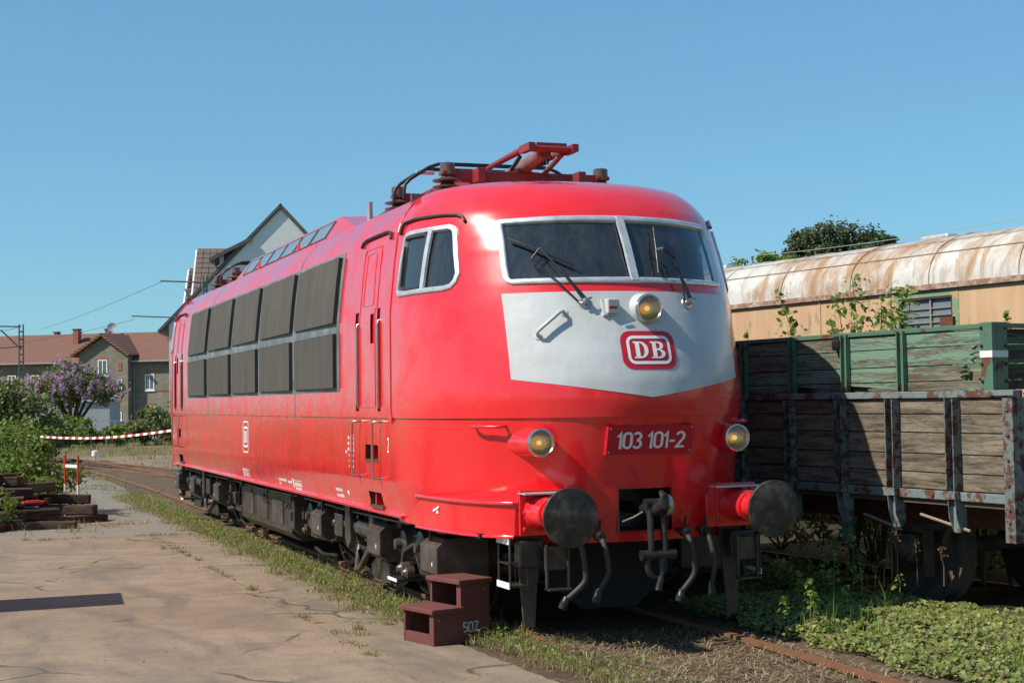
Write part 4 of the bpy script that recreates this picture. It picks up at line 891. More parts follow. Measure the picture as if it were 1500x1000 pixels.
# ---------- louvres
louv_y = [(4.62, 6.60), (6.76, 8.70), (8.86, 10.72), (10.88, 12.86), (13.02, 14.90)]
for side in (-1, 1):
    fn = lambda u, v, h, side=side: Fs(u, v, h, side)
    ya, yb, za, zb = 4.52, 14.98, 2.06, 3.475
    lf = MB()
    zz = [2.06, 2.2, 2.4, 2.6, 2.7, 2.78, 2.9, 3.1, 3.3, 3.475]
    lf.grid([[fn(y, z, .005) for y in (ya, yb)] for z in zz])
    for y, hh in ((ya, 0), (yb, 0)): lf.grid([[fn(y, z, -.002), fn(y, z, .005)] for z in zz])
    lfo = lf.build('louvre_frame', 'louver_frame', loco)
    for a, c in louv_y:
        for z0, z1 in ((2.10, 2.655), (2.765, 3.435)):
            zs_ = [z0+(z1-z0)*k/5 for k in range(6)]
            def hh(y): return .026+.022*(c-y)/(c-a)
            nr = int((c-a)/.058); yy_ = [a+(c-a)*k/(3*nr) for k in range(3*nr+1)]
            b = MB(); b.grid([[fn(y, z, hh(y)-(.014 if k % 3 == 1 else 0)) for k, y in enumerate(yy_)] for z in (zs_[0], (z0+z1)/2, zs_[-1])])
            o = b.build('louvre', 'louver', loco)
            e = MB()
            for y in (a, c): e.grid([[fn(y, z, .004), fn(y, z, hh(y))] for z in zs_])
            for z in (z0, z1): e.grid([[fn(a, z, .004), fn(c, z, .004)], [fn(a, z, hh(a)), fn(c, z, hh(c))]])
            e.build('edge', 'louver_edge', o)
    # body joint strips running over the roof edge and below the louvres
    for y in (6.68, 12.95):
        zs_ = [1.80+.06*k for k in range(36)]
        MB().grid([[fn(y-.012, min(z, 3.9), .0035) for z in zs_], [fn(y+.012, min(z, 3.9), .0035) for z in zs_]]).build('joint_strip', 'louver_frame', loco)
    # flank emblem, numbers and lettering
    fl = side < 0
    fn2 = lambda u, v, h, side=side: Fs(u, v, h, side)
    e0 = ring(fn2, resample(rrect(9.62, 10.06, 1.30, 1.72, .09), .04), [(0, .003), (.016, .003)]).build('flank_emblem', 'letter_white', loco)
    disc(fn2, resample(rrect(9.69, 9.99, 1.37, 1.65, .05), .04), .003).build('emblem_field', 'letter_white', e0)
    disc(fn2, resample(rrect(9.715, 9.965, 1.40, 1.62, .03), .04), .005).build('emblem_inner', 'logo_red', e0)
    k = -1 if fl else 1
    letters(fn2, '', 9.84-k*.055, 1.51, .007, .16, glyph=Dg, width=.10, flip=fl).build('letter', 'letter_white', e0)
    letters(fn2, '', 9.84+k*.055, 1.51, .007, .16, glyph=Bg, width=.10, flip=fl).build('letter', 'letter_white', e0)
    number(fn2, '103 101-2', 10.05, 1.025, .004, .11, .46, fl, 'letter_white', loco)
    for yy in (2.75, LEN-2.75): number(fn2, '2' if yy < 5 else '1', yy, 1.555, .003, .14, None, fl, 'letter_white', loco)
    # small stencilled inscriptions: too fine to read, so only their unreadable white marks are laid out
    rm = random.Random(11)
    def marks(name, spots):
        q = MB()
        for y0_, y1_, z0_, z1_ in spots:
            y = y0_
            while y < y1_-.006:
                w_ = min(rm.uniform(.008, .022), y1_-y); k = rm.uniform(.72, 1.0); q.add([fn2(y, z0_, .003), fn2(y+w_, z0_, .003), fn2(y+w_, z0_+(z1_-z0_)*k, .003), fn2(y, z0_+(z1_-z0_)*k, .003)], [(0, 1, 2, 3)]); y += w_+rm.uniform(.004, .010)
        o = q.build(name, 'letter_white', loco); o['kind'] = 'stuff'
    marks('home_depot_stencil', [(4.62, 4.91, 1.035, 1.072), (4.60, 4.91, .975, 1.012)])
    b = MB(); b.add([fn2(4.43, 1.06, .003), fn2(4.33, 1.06, .003), fn2(4.38, 1.0, .003)], [(0, 1, 2)]); b.build('jacking_mark', 'letter_white', loco)
    marks('brake_table_stencil', [(4.01, 4.11, 1.583-.057*i, 1.615-.057*i) for i in range(6)]+[(4.18, 4.24 if i < 3 else 4.205, 1.583-.057*i, 1.615-.057*i) for i in range(6)]+[(4.28, 4.33, 1.44, 1.475)])
    ring(fn2, resample(rrect(3.995, 4.125, 1.46, 1.63, .008), .05), [(0, .003), (.006, .003)]).build('table_frame', 'letter_white', loco)
    marks('inspection_stencil', [(7.40, 7.86, 1.015, 1.05), (7.12, 7.34, 1.005, 1.04), (7.78, 7.88, .965, 1.0), (6.60, 6.95, .998, 1.035), (6.62, 6.95, .945, .98)])
    b = MB(); b.add([fn2(7.0, .965, .003), fn2(7.06, .965, .003), fn2(7.06, 1.07, .003), fn2(7.0, 1.07, .003)], [(0, 1, 2, 3)]); b.build('inspection_block', 'letter_white', loco)
    ring(fn2, resample(rrect(6.575, 6.98, .99, 1.055, .005), .05), [(0, .003), (.007, .003)]).build('inspection_frame', 'letter_white', loco)
# white lifting mark on the buffer beam
def bmf(v): return Vector((-(interp(v.x, [(.675, 1.085), (.735, 1.15), (.90, 1.255), (1.13, 1.34), (1.42, 1.40), (1.75, 1.44), (2.1, 1.462)])+.010), v.x, v.y))
b = MB(); stroke(b, [(1.70, 1.02), (1.58, 1.06)], .018, bmf); b.add([bmf(Vector(q)) for q in ((1.615, 1.035), (1.575, 1.005), (1.64, 1.005))], [(0, 1, 2)]); b.build('lifting_mark', 'letter_white', loco)
# ---------- roof fairing with panes
fz = lambda x: interp(x, [(0, 0)])
xt, zt, xb_, zb_ = .84, 4.19, 1.06, 3.868
ya, yb, sl = 7.2, 13.0, .95
P = []
for y, x, z in ((ya-1.25, xb_-.06, 3.90), (ya, xt, zt), (yb, xt, zt), (yb+1.25, xb_-.06, 3.90)): pass
b = MB()
A0 = [(-xb_, ya-.35, zb_), (xb_, ya-.35, zb_), (xt, ya, zt), (-xt, ya, zt), (-xb_, yb+.35, zb_), (xb_, yb+.35, zb_), (xt, yb, zt), (-xt, yb, zt), (-.95, ya-1.3, 3.89), (.95, ya-1.3, 3.89), (.95, yb+1.3, 3.89), (-.95, yb+1.3, 3.89), (0, ya, zt+.03), (0, yb, zt+.03), (0, ya-1.5, 3.955), (0, yb+1.5, 3.955)]
b.add(A0, [(0, 3, 7, 4), (1, 5, 6, 2), (3, 12, 13, 7), (12, 2, 6, 13), (8, 14, 12, 3), (14, 9, 2, 12), (8, 3, 0), (9, 1, 2), (7, 13, 15, 11), (13, 6, 10, 15), (11, 4, 7), (10, 6, 5)])
rfair = b.build('roof_fairing', 'red', loco)
for side in (-1, 1):
    nrm = Vector((side*(zt-zb_), 0, xb_-xt)).normalized()
    for i in range(6):
        a = ya+.12+i*(yb-ya-.24)/6; c = a+(yb-ya-.24)/6-.09
        def q(y, k, h): return Vector((side*(xt+(xb_-xt)*k), y, zt+(zb_-zt)*k))+nrm*h
        f = MB(); outl = [(a, .12), (c, .12), (c, .80), (a, .80)]; ol = resample(outl, .2)
        f = ring(lambda u, v, h: q(u, v, h), outl, [(0, .002), (0, .012), (.03, .012), (.03, .004)]).build('roof_window', 'louver_frame', rfair)
        g = MB(); g.add([q(a+.02, .15, .006), q(c-.02, .15, .006), q(c-.02, .77, .006), q(a+.02, .77, .006)], [(0, 1, 2, 3)]); g.build('pane', 'roof_glass', f)
    for y in (8.3, 10.9): MB().tube([Fs(y, 3.86, 0, side), Fs(y, 3.87, .10, side), Fs(y+.08, 3.87, .10, side), Fs(y+.08, 3.86, 0, side)], .012, 6).build('lifting_eye', 'red', loco)
for x, y, h, r in ((-.55, 6.95, .17, .035), (.2, 8.3, .06, .05), (-.4, 8.9, .05, .09), (.3, 10.6, .05, .09)): MB().lathe((x, y, zt-.22 if y < 7 else zt), (0, 0, 1), [(0, r*1.1), (.04, r), (h+.2 if y < 7 else h, r), (h+.21 if y < 7 else h+.01, r*.6)], 12).build('roof_vent', 'galv', loco, 40)
# ---------- pantographs
def make_panto(name):
    pg = MB()
    def ins(x, y, parent=None, zb=3.895, discs=3):
        pr_ = [(0, .05)]
        for k in range(discs):
            z = .02+k*.062; pr_ += [(z, .06), (z+.008, .145), (z+.022, .148), (z+.036, .085), (z+.05, .065)]
        zt_ = .02+discs*.062; pr_ += [(zt_, .055), (zt_+.01, .075), (zt_+.12, .072), (zt_+.13, .05)]
        o = MB().lathe((x, y, zb), (0, 0, 1), pr_, 20).build('insulator', 'insulator', loco, 50)
        MB().lathe((x, y, zb+zt_+.10), (0, 0, 1), [(0, .025), (.03, .025), (.035, .01)], 8).build('terminal', 'steel', o)
        return o
    return ins
def panto(far):
    Y = (lambda y: LEN-y) if far else (lambda y: y)
    ins = make_panto('p')
    for x in (-.80, .80): ins(x, Y(3.15), zb=3.895, discs=3); ins(x, Y(4.85), zb=3.895, discs=3)
    base = MB()
    z = 4.11
    for x in (-.52, .52): base.bb((x-.04, Y(2.95), z-.075), (x+.04, Y(4.95), z+.055))
    for y in (3.15, 4.85): base.bb((-.80, Y(y-.045), z-.06), (.80, Y(y+.045), z+.05))
    base.bb((-.52, Y(3.7), z-.06), (.52, Y(3.85), z+.05))
    for x in (-.8, .8):
        for y in (3.15, 4.85): base.bb((x-.07, Y(y-.07), z+.0), (x+.07, Y(y+.07), z+.035))
    bo = base.build('pantograph', 'red_frame', loco, None, .006)
    # lower arm, knee, upper arms, head
    ky, kz = 2.56, 4.30
    MB().tube([(0.0, Y(3.75), 4.16), (0.0, Y(ky+.06), kz-.02)], [.085, .062], 14).build('lower_arm', 'panto_tube', bo, 60)
    MB().tube([(-.42, Y(3.75), 4.17), (.42, Y(3.75), 4.17)], .055, 12).build('main_shaft', 'panto_tube', bo, 60)
    for x in (-.34, .34): MB().prism([(Y(3.6), 4.05), (Y(3.9), 4.05), (Y(3.81), 4.26), (Y(3.69), 4.26)], x-.02, x+.02, 0).build('bearing', 'red_frame', bo, None, .005)
    kn = MB(); kn.tube([(-.24, Y(ky), kz), (.24, Y(ky), kz)], .034, 10); kn.tube([(-.22, Y(ky-.12), kz-.015), (.22, Y(ky-.12), kz-.015)], .028, 10); kn.bb((-.15, Y(ky+.12), kz+.005), (.15, Y(ky-.12), kz+.04))
    for x in (-.22, .22): kn.bb((x-.03, Y(ky+.09), kz-.04), (x+.03, Y(ky-.17), kz+.03))
    kn.build('knee', 'red_frame', bo, 50)
    for sgn in (-1, 1): MB().tube([(sgn*.22, Y(ky+.03), kz), (sgn*.18, Y(3.6), 4.29), (sgn*.12, Y(4.15), 4.285)], [.034, .028, .024], 10).build('upper_arm', 'red_frame', bo, 60)
    MB().tube([(.17, Y(ky+.04), kz-.03), (.2, Y(3.35), 4.11)], .028, 10).build('coupling_rod', 'panto_tube', bo, 60)
    MB().tube([(-.2, Y(ky+.2), kz-.05), (-.2, Y(3.0), 4.16)], .02, 8).build('damper', 'panto_strip', bo, 60)
    MB().tube([(.05+.045*math.cos(k*.9), Y(ky+.12+.012*k), kz-.07+.045*math.sin(k*.9)) for k in range(30)], .010, 5).build('spring', 'black_metal', bo)
    for yy in (4.05, 4.42):
        MB().bb((-.56, Y(yy-.025), 4.345), (.56, Y(yy+.025), 4.38)).build('contact_strip', 'panto_strip', bo, None, .006)
        for sgn in (-1, 1):
            MB().tube([(sgn*x, Y(yy), zz) for x, zz in ((.50, 4.365), (.60, 4.36), (.70, 4.325), (.80, 4.265), (.90, 4.20), (.955, 4.145), (.97, 4.08), (.972, 4.0))], .018, 8).build('horn', 'panto_strip', bo, 60)
    MB().bb((-.30, Y(4.12), 4.285), (.30, Y(4.35), 4.315)).build('head_bar', 'panto_strip', bo)
    for x in (-.70, .60): MB().bb((x-.1, Y(4.18), 4.27), (x+.1, Y(4.22), 4.31)).build('head_fitting', 'alu', bo, None, .01)
    return bo
for far in (False, True): panto(far)
for x in (-.72,): MB().tube([(x, 5.1, 4.06), (x-.05, 5.4, 4.03), (x-.05, 6.0, 4.0)], .022, 8).build('roof_cable', 'rubber', loco, 60)
# ---------- running gear
def bogie(cy, flip):
    s = -1 if flip else 1
    Y = lambda d: cy+s*d
    bg_ = MB()
    for sd in (-1, 1):
        bg_.prism([(Y(-3.0), .62), (Y(-2.6), .78), (Y(2.6), .78), (Y(3.0), .62), (Y(2.9), .54), (Y(1.6), .50), (Y(-1.6), .50), (Y(-2.9), .54)], sd*1.081, sd*.92, 0)
    for y in (-1.2, 1.2): bg_.box((0, Y(y), .62), (1.84, .3, .22))
    root = bg_.build('bogie', 'bogie', loco, None, .008)
    for d in (-2.25, 0, 2.25):
        for sd in (-1, 1):
            w = MB().lathe((sd*.68, Y(d), .615), (sd, 0, 0), [(0, .64), (.02, .64), (.03, .62), (.12, .612), (.122, .55), (.09, .53), (.08, .2), (.14, .16), (.15, .0)], 36).build('wheel', 'bogie', root, 35)
            ab = MB().lathe((sd*1.060, Y(d), .615), (sd, 0, 0), [(0, .19), (.10, .19), (.12, .165), (.20, .15), (.215, .11), (.22, .0)], 22).build('axle_box', 'bogie', root, 40)
            MB().lathe((sd*1.293, Y(d), .615), (sd, 0, 0), [(0, .05), (.02, .045), (.022, 0)], 12).build('cap', 'bogie_brown', ab, 40)
            MB().box((sd*1.124, Y(d), .40), (.16, .46, .10)).build('cradle', 'bogie', ab, None, .01)
            for e in (-.33, .33):
                c = MB(); c.tube([(sd*1.145+.065*math.cos(t_), Y(d+e)+.065*math.sin(t_), .42+.30*t_/(2*PI*5)) for t_ in [k*2*PI/10 for k in range(51)]], .014, 5); c.build('coil_spring', 'bogie', root, 60)
        MB().tube([(-.9, Y(d), .615), (.9, Y(d), .615)], .09, 12).build('axle', 'bogie', root, 50)
        for sd in (-1, 1):
            MB().prism([(Y(d+.62), .70), (Y(d+.72), .70), (Y(d+.70), .30), (Y(d+.63), .20), (Y(d+.55), .32)], sd*.86, sd*.80, 0).build('brake_hanger', 'bogie', root, None, .006)
            MB().tube([(sd*1.060, Y(d-.55), .18), (sd*1.102, Y(d), .155), (sd*1.060, Y(d+.6), .18)], .022, 6).build('brake_rod', 'bogie', root, 60)
    for sd in (-1, 1):
        # sand boxes (eight-sided bins with a lid), dampers, cylinders, hoses, steps
        for d in (-2.95, -1.12, 1.35):
            q = d; a, c = Y(q-.24), Y(q+.24)
            bo = MB().prism([(sd*.92, .40), (sd*1.293, .40), (sd*1.399, .47), (sd*1.399, .70), (sd*1.314, .77), (sd*.92, .80)], min(a, c), max(a, c), 1).build('sand_box', 'bogie_brown', root, None, .01)
            MB().box((sd*1.208, Y(q), .805), (.16, .22, .03)).build('lid', 'bogie', bo, None, .01)
            MB().tube([(sd*1.166, Y(q), .41), (sd*.98, Y(q+.2), .25), (sd*.80, Y(q+.32), .10)], .018, 6).build('sand_pipe', 'bogie', bo, 60)
            MB().box((sd*1.401, Y(q-.12), .55), (.006, .02, .035)).build('tag', 'letter_white', bo)
        MB().tube([(sd*1.293, Y(-.85), .66), (sd*1.293, Y(-.30), .66)], .085, 14).build('damper', 'bogie', root, 50)
        MB().tube([(sd*1.293, Y(-.30), .66), (sd*1.293, Y(.2), .66)], .05, 12).build('damper_rod', 'bogie_brown', root, 50)
        MB().box((sd*1.251, Y(.42), .64), (.24, .34, .24)).build('damper_bracket', 'bogie', root, None, .012)
        MB().lathe((sd*.98, Y(-1.62), .60), (sd, 0, 0), [(0, .16), (.16, .16), (.18, .14), (.26, .13), (.28, .06), (.34, .05)], 20).build('brake_cylinder', 'bogie_brown', root, 40)
        MB().lathe((sd*.98, Y(1.95), .66), (sd, 0, 0), [(0, .17), (.03, .18), (.05, .14), (.24, .13), (.26, .05)], 20).build('brake_cylinder', 'bogie_brown', root, 40)
        MB().tube(spline([(sd*1.187, Y(-.45), .54), (sd*1.272, Y(-.40), .38), (sd*1.293, Y(-.22), .24), (sd*1.272, Y(-.02), .24), (sd*1.208, Y(.14), .40), (sd*1.166, Y(.16), .56)]), .034, 8).build('traction_hose', 'bogie_brown', root, 60)
        MB().tube([(sd*1.113, Y(-2.0), .70), (sd*1.325, Y(-1.95), .56), (sd*1.293, Y(-1.78), .40), (sd*1.113, Y(-1.5), .30)], .022, 6).build('air_hose', 'bogie', root, 60)
        MB().bb((sd*1.081, Y(-2.12), .30), (sd*1.442, Y(-1.80), .325)).build('foot_plate', 'bogie', root)
        MB().bb((sd*1.443, Y(-2.11), .298), (sd*1.447, Y(-1.81), .327)).build('white_mark', 'letter_white', root)
        MB().prism([(Y(-2.9), .12), (Y(-2.0), .16), (Y(-1.9), .30), (Y(-2.3), .32), (Y(-2.75), .26)], sd*1.102, sd*1.060, 0).build('guard_plate', 'bogie', root, None, .005)
        MB().prism([(Y(-.75), .12), (Y(-.1), .12), (Y(0), .24), (Y(-.2), .34), (Y(-.7), .30)], sd*1.124, sd*.98, 0).build('guard_plate', 'bogie', root, None, .005)
        MB().prism([(Y(-.10), .90), (Y(.08), .90), (Y(.10), .52), (Y(-.02), .42), (Y(-.14), .52)], sd*1.378, sd*1.314, 0).build('anchor_link', 'bogie', root, None, .01)
        for d in (-2.45, -1.4, .8, 2.6): MB().tube([(sd*1.060, Y(d), .86), (sd*1.219, Y(d+.05), .80), (sd*1.166, Y(d+.25), .72), (sd*1.081, Y(d+.5), .74)], .016, 6).build('pipe', 'bogie', root, 60)
    return root
bogie(4.95, False); bogie(14.55, True)
rr = random.Random(5)
for cy in (4.95, 14.55, 9.75):
    for k in range(26):                              # pipework, cables and brackets hung along the frames
        for sd in (-1, 1):
            y = cy+rr.uniform(-3.1, 3.1); x = sd*rr.uniform(1.12, 1.36); z = rr.uniform(.45, .84); t_ = rr.random()
            if cy == 9.75 and abs(y-cy) > 2.3: continue
            if t_ < .4: MB().tube([(x, y, .86), (x*1.01, y+.03, z), (x*.99, y+rr.uniform(.15, .5), z-.05), (x*.95, y+rr.uniform(.4, .7), z+.05)], rr.uniform(.010, .018), 6).build('pipe', 'bogie', loco, 60)
            elif t_ < .7: MB().box((x, y, z), (rr.uniform(.04, .10), rr.uniform(.06, .18), rr.uniform(.06, .18))).build('bracket', rr.choice(('bogie', 'bogie_brown')), loco, None, .008)
            else: MB().lathe((x-sd*.06, y, z-.12), (sd, 0, 0), [(0, .06), (.07, .06), (.08, .045), (.11, .03), (.115, 0)], 12).build('valve', 'bogie_brown', loco, 40)
    for sd in (-1, 1): MB().tube([(sd*1.33, cy-2.2, .83), (sd*1.34, cy, .815), (sd*1.33, cy+2.2, .83)], .016, 6).build('conduit', 'bogie_brown', loco, 60)
for sd in (-1, 1):
    MB().prism([(sd*.5, .24), (sd*1.18, .24), (sd*1.30, .34), (sd*1.30, .80), (sd*.5, .80)], 8.05, 11.45, 1).build('equipment_case', 'bogie', loco, None, .012)
    MB().prism([(sd*.6, .34), (sd*1.24, .34), (sd*1.34, .42), (sd*1.34, .76), (sd*1.24, .84), (sd*.6, .84)], 7.75, 8.02, 1).build('battery_box', 'bogie_brown', loco, None, .012)
    for y in (8.9, 9.9, 10.9): MB().box((sd*1.305, y, .56), (.012, .7, .30)).build('case_door', 'bogie_brown', loco, None, .004)
MB().bb((-1.3, .9, .84), (1.3, LEN-.9, .88)).build('underframe', 'pitch', loco)

# ================================================================ wooden step box
sb = tag(empty('step_box', (-1.60, 1.22, -.04), math.radians(16)), 'brown two-tread wooden step box numbered 507 beside the locomotive', 'step')
w, dpt = .56, .46
prof = [(0, 0), (w, 0), (w, .475), (.27, .475), (.27, .255), (0, .255)]
for y in (0.0, dpt-.03): MB().prism([(a, z) for a, z in prof], y, y+.03, 1).build('side_board', 'step_wood', sb, None, .003)
MB().bb((-.03, -.025, .255), (.29, dpt+.025, .295)).build('lower_tread', 'step_wood', sb, None, .008)
MB().bb((.24, -.025, .475), (w+.02, dpt+.025, .515)).build('upper_tread', 'step_wood', sb, None, .008)
MB().bb((.002, .031, .0), (.028, dpt-.031, .085)).build('riser_rail', 'step_wood', sb)
MB().bb((w-.03, .031, .05), (w-.002, dpt-.031, .474)).build('back_board', 'step_wood', sb)
for x in (.002, .272): MB().bb((x, .031, .09 if x < .1 else .26), (x+.03, .065, .254 if x < .1 else .474)).build('post', 'step_wood', sb)
lf = lambda u, v, h: Vector((u, -.0-h, v))
number(lf, '507', .36, .125, .003, .085, .15, False, 'numeral_grey', sb, .15)
for q in ((.05, .2), (.5, .06), (.5, .42)): MB().lathe((q[0], 0, q[1]), (0, -1, 0), [(0, .008), (.004, .006)], 8).build('screw_head', 'steel', sb)

# ================================================================ goods wagon
wg = tag(empty('freight_wagon', (2.65, 0, 0), a65), 'decayed plank-sided goods wagon, green upper boards over bare grey lower boards', 'wagon')
y0w, y1w, wd = -.64, 7.6, 2.75
posts = [-.60, .03, .78, 1.48, 2.25, 3.05, 3.85, 4.65, 5.45, 6.25, 7.05, 7.52]
zl_ = [1.125, 1.27, 1.43, 1.61, 1.77, 1.905]
for a, c in zip(posts, posts[1:]):
    for i in range(5):
        o = MB().bb((0, 0, 0), (.035, (c-a)-.012, zl_[i+1]-zl_[i]-.009)).build('lower_plank', 'wood_grey', wg, None, .004)
        o.location = (random.uniform(-.004, .004), a+.006, zl_[i]+.004)
        o2 = o.copy(); COL.objects.link(o2); o2.location = (wd-.03, a+.006, zl_[i]+.004)
MB().bb((-.03, y0w-.02, 1.905), (.06, y1w, 1.965)).build('top_rail', 'grey_blue_steel', wg, None, .006)
MB().bb((-.035, y0w+.04, 1.045), (.05, y1w, 1.12)).build('bottom_rail', 'grey_blue_steel', wg, None, .006)
MB().bb((-.045, y0w-.02, 1.92), (-.032, y0w+.24, 1.96)).build('gusset', 'grey_blue_steel', wg)
for k, y in enumerate(posts):
    b = MB()
    if k == 0: b.bb((-.05, y-.055, .74), (-.005, y+.055, 1.90)); b.bb((-.004, y-.06, .74), (.10, y-.05, 1.90))
    else:
        for dy in (-.045, .045): b.bb((-.09, y+dy-.006, 1.125), (-.004, y+dy+.006, 1.90))
        b.bb((-.016, y-.038, 1.125), (-.006, y+.038, 1.90)); 
    b.build('post', 'rust_blue', wg)
    if k:
        b = MB(); b.bb((-.095, y-.06, 1.06), (-.045, y+.08, 1.122)); b.build('bracket', 'grey_blue_steel', wg)
        br_ = MB(); br_.prism([(-.085, 1.055), (.04, 1.055), (.04, .82), (-.02, .78), (-.07, .9)], y-.05, y-.042, 1); br_.prism([(-.085, 1.055), (.04, 1.055), (.04, .82), (-.02, .78), (-.07, .9)], y+.035, y+.043, 1); br_.bb((-.03, y-.041, .78), (-.02, y+.034, 1.05)); br_.build('stanchion_foot', 'grey_blue_steel', wg)
    for z in ([.80, .90, 1.0, 1.2, 1.4, 1.6, 1.8] if k == 0 else [1.2, 1.38, 1.56, 1.74, 1.86]):
        MB().lathe((-.05 if k == 0 else -.016, y+(.0 if k == 0 else 0.0), z), (-1, 0, 0), [(0, .016), (.01, .014), (.016, .006)], 7).build('rivet', 'rust_steel', wg)
for y in (.3, .85, 1.3): MB().lathe((-.036, y, 1.085), (-1, 0, 0), [(0, .022), (.012, .018), (.014, .0)], 8).build('rivet', 'rust_steel', wg)
# green upper body, set in and shorter
gx = .10; gy0 = -.30; gz = [1.965, 2.05, 2.185, 2.345, 2.475]
gposts = [gy0+.05, .775, 1.55, 2.35, 3.15, 3.95, 4.75, 5.55, 6.4, 7.3]
for a, c in zip(gposts, gposts[1:]):
    for i in range(4):
        L = c-a-.01; H = gz[i+1]-gz[i]-.008
        b = MB()
        if (.7 < a < .9 or 1.5 < a < 1.6) and i == 0:   # bottom board broken away at one end
            g0 = .3 if a > 1 else L-.05; pts = [(0, 0), (L-.32, 0), (L-.26, H*.25), (L-.36, H*.45), (L-.2, H*.6), (L-.05, H*.7), (L, H*.8), (L, H), (0, H)]
            b.prism(pts, 0, .035, 0)
        elif a < 0 and i in (1, 2):     # splintered, rotted-through boards by the corner
            g0 = .26 if i == 1 else .13
            pts = [(g0+.04, 0), (L, 0), (L, H), (g0, H), (g0+.05, H*.8), (g0-.03, H*.66), (g0+.09, H*.5), (g0+.01, H*.36), (g0+.07, H*.2)]
            b.prism(pts, 0, .035, 0)
        else: b.bb((0, 0, 0), (.035, L, H))
        o = b.build('upper_plank', 'wood_green', wg, None, .003); o.location = (gx+random.uniform(-.003, .003), a+.005, gz[i]+.004)
        if i: o2 = MB().bb((0, 0, 0), (.035, L, H)).build('upper_plank', 'wood_green', wg); o2.location = (wd-.12, a+.005, gz[i]+.004)
for k, y in enumerate(gposts[1:]):
    b = MB(); b.bb((gx-.05, y-.045, 1.966), (gx-.004, y-.03, 2.50)); b.bb((gx-.05, y+.03, 1.966), (gx-.004, y+.045, 2.50)); b.bb((gx-.014, y-.029, 1.966), (gx-.004, y+.029, 2.50)); b.build('upper_post', 'green_steel', wg)
MB().bb((gx-.02, gy0+.06, 2.478), (gx+.07, 7.4, 2.52)).build('upper_rail', 'green_steel', wg, None, .005)
b = MB(); b.bb((gx-.06, gy0-.06, 1.966), (gx-.01, gy0+.075, 2.525)); b.bb((gx-.01, gy0-.06, 1.966), (gx+.11, gy0-.02, 2.525)); cp = b.build('corner_post', 'green_steel', wg, None, .004)
MB().bb((gx-.064, gy0-.064, 2.235), (gx+.112, gy0+.077, 2.29)).build('white_band', 'barrier_white', cp)
for z in (2.04, 2.18, 2.33, 2.48):
    MB().lathe((gx-.06, gy0+.055, z), (-1, 0, 0), [(0, .016), (.01, .014), (.014, .0)], 8).build('bolt', 'black_metal', cp)
    MB().lathe((gx+.09, gy0-.06, z), (0, -1, 0), [(0, .016), (.01, .014), (.014, .0)], 8).build('bolt', 'black_metal', cp)
for i in range(4):
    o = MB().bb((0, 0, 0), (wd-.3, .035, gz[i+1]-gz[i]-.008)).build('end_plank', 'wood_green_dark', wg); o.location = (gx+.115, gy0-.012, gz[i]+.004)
MB().bb((gx+.115, gy0-.05, 2.478), (wd-.1, gy0+.03, 2.515)).build('end_rail', 'green_steel', wg)
for i in range(5):
    o = MB().bb((0, 0, 0), (wd-.12, .035, zl_[i+1]-zl_[i]-.009)).build('end_plank', 'wood_grey', wg); o.location = (.06, y0w-.0, zl_[i]+.004)
MB().lathe((gx-.03, 1.64, 2.36), (0, 0, 1), [(0, .05), (.02, .06), (.09, .06), (.10, .045), (.13, .045), (.135, 0)], 12).build('lamp_iron', 'black_metal', wg, 40)
MB().bb((gx+.02, .17, 2.52), (gx+.05, .33, 2.60)).build('broken_hinge', 'rust_steel', wg)
MB().bb((.0, y0w, 1.0), (wd, y1w, 1.044)).build('floor', 'sleeper_wood', wg)
for x in (.42, wd-.5): MB().bb((x, y0w, .78), (x+.09, y1w, .998)).build('sole_bar', 'rust_steel', wg)
for yy in (1.12, 6.3):
    for x, s in ((.72, -1), (2.03, 1)):
        MB().lathe((x, yy, .53), (s, 0, 0), [(-.01, .53), (.02, .53), (.03, .505), (.13, .50), (.132, .44), (.09, .42), (.08, .16), (.15, .13), (.152, 0)], 32).build('wheel', 'wheel_rust', wg, 35)
        ax = x+s*.28
        ab = MB().box((ax, yy, .55), (.22, .26, .26)).build('axle_box', 'wheel_rust', wg, None, .03)
        MB().lathe((ax+s*.11, yy, .55), (s, 0, 0), [(0, .10), (.03, .09), (.05, .05), (.06, .045), (.07, 0)], 14).build('cover', 'wheel_rust', ab, 40)
        for e in (-.16, .16): MB().lathe((ax+s*.11, yy+e*.55, .64), (s, 0, 0), [(0, .025), (.03, .02)], 6).build('nut', 'wheel_rust', ab)
        sp = MB()
        for k in range(6): sp.box((ax, yy, .70+.016*k), (.09, 1.15-.15*(5-k), .015))
        sp.build('leaf_spring', 'wheel_rust', wg)
        for e in (-.24, .20): MB().bb((ax-.05, yy+e, .30), (ax+.05, yy+e+.035, .80)).build('horn_guide', 'wheel_rust', wg)
        MB().tube([(ax-.02, yy-.66, .95), (ax, yy-.42, .62)], .03, 6).build('brace', 'wheel_rust', wg)
    MB().tube([(.5, yy, .53), (2.25, yy, .53)], .07, 10).build('axle', 'wheel_rust', wg)
for z, ya_, yb_ in ((.80, -.1, .55), (.76, .75, 1.3)): MB().tube([(.0, ya_, z), (.05, yb_, z+.10)], .013, 6).build('brake_rod', 'pale_rod', wg)
for y in (1.5, 2.9): MB().bb((.02, y, .60), (.09, y+.09, 1.0)).build('door_stop', 'green_steel', wg)

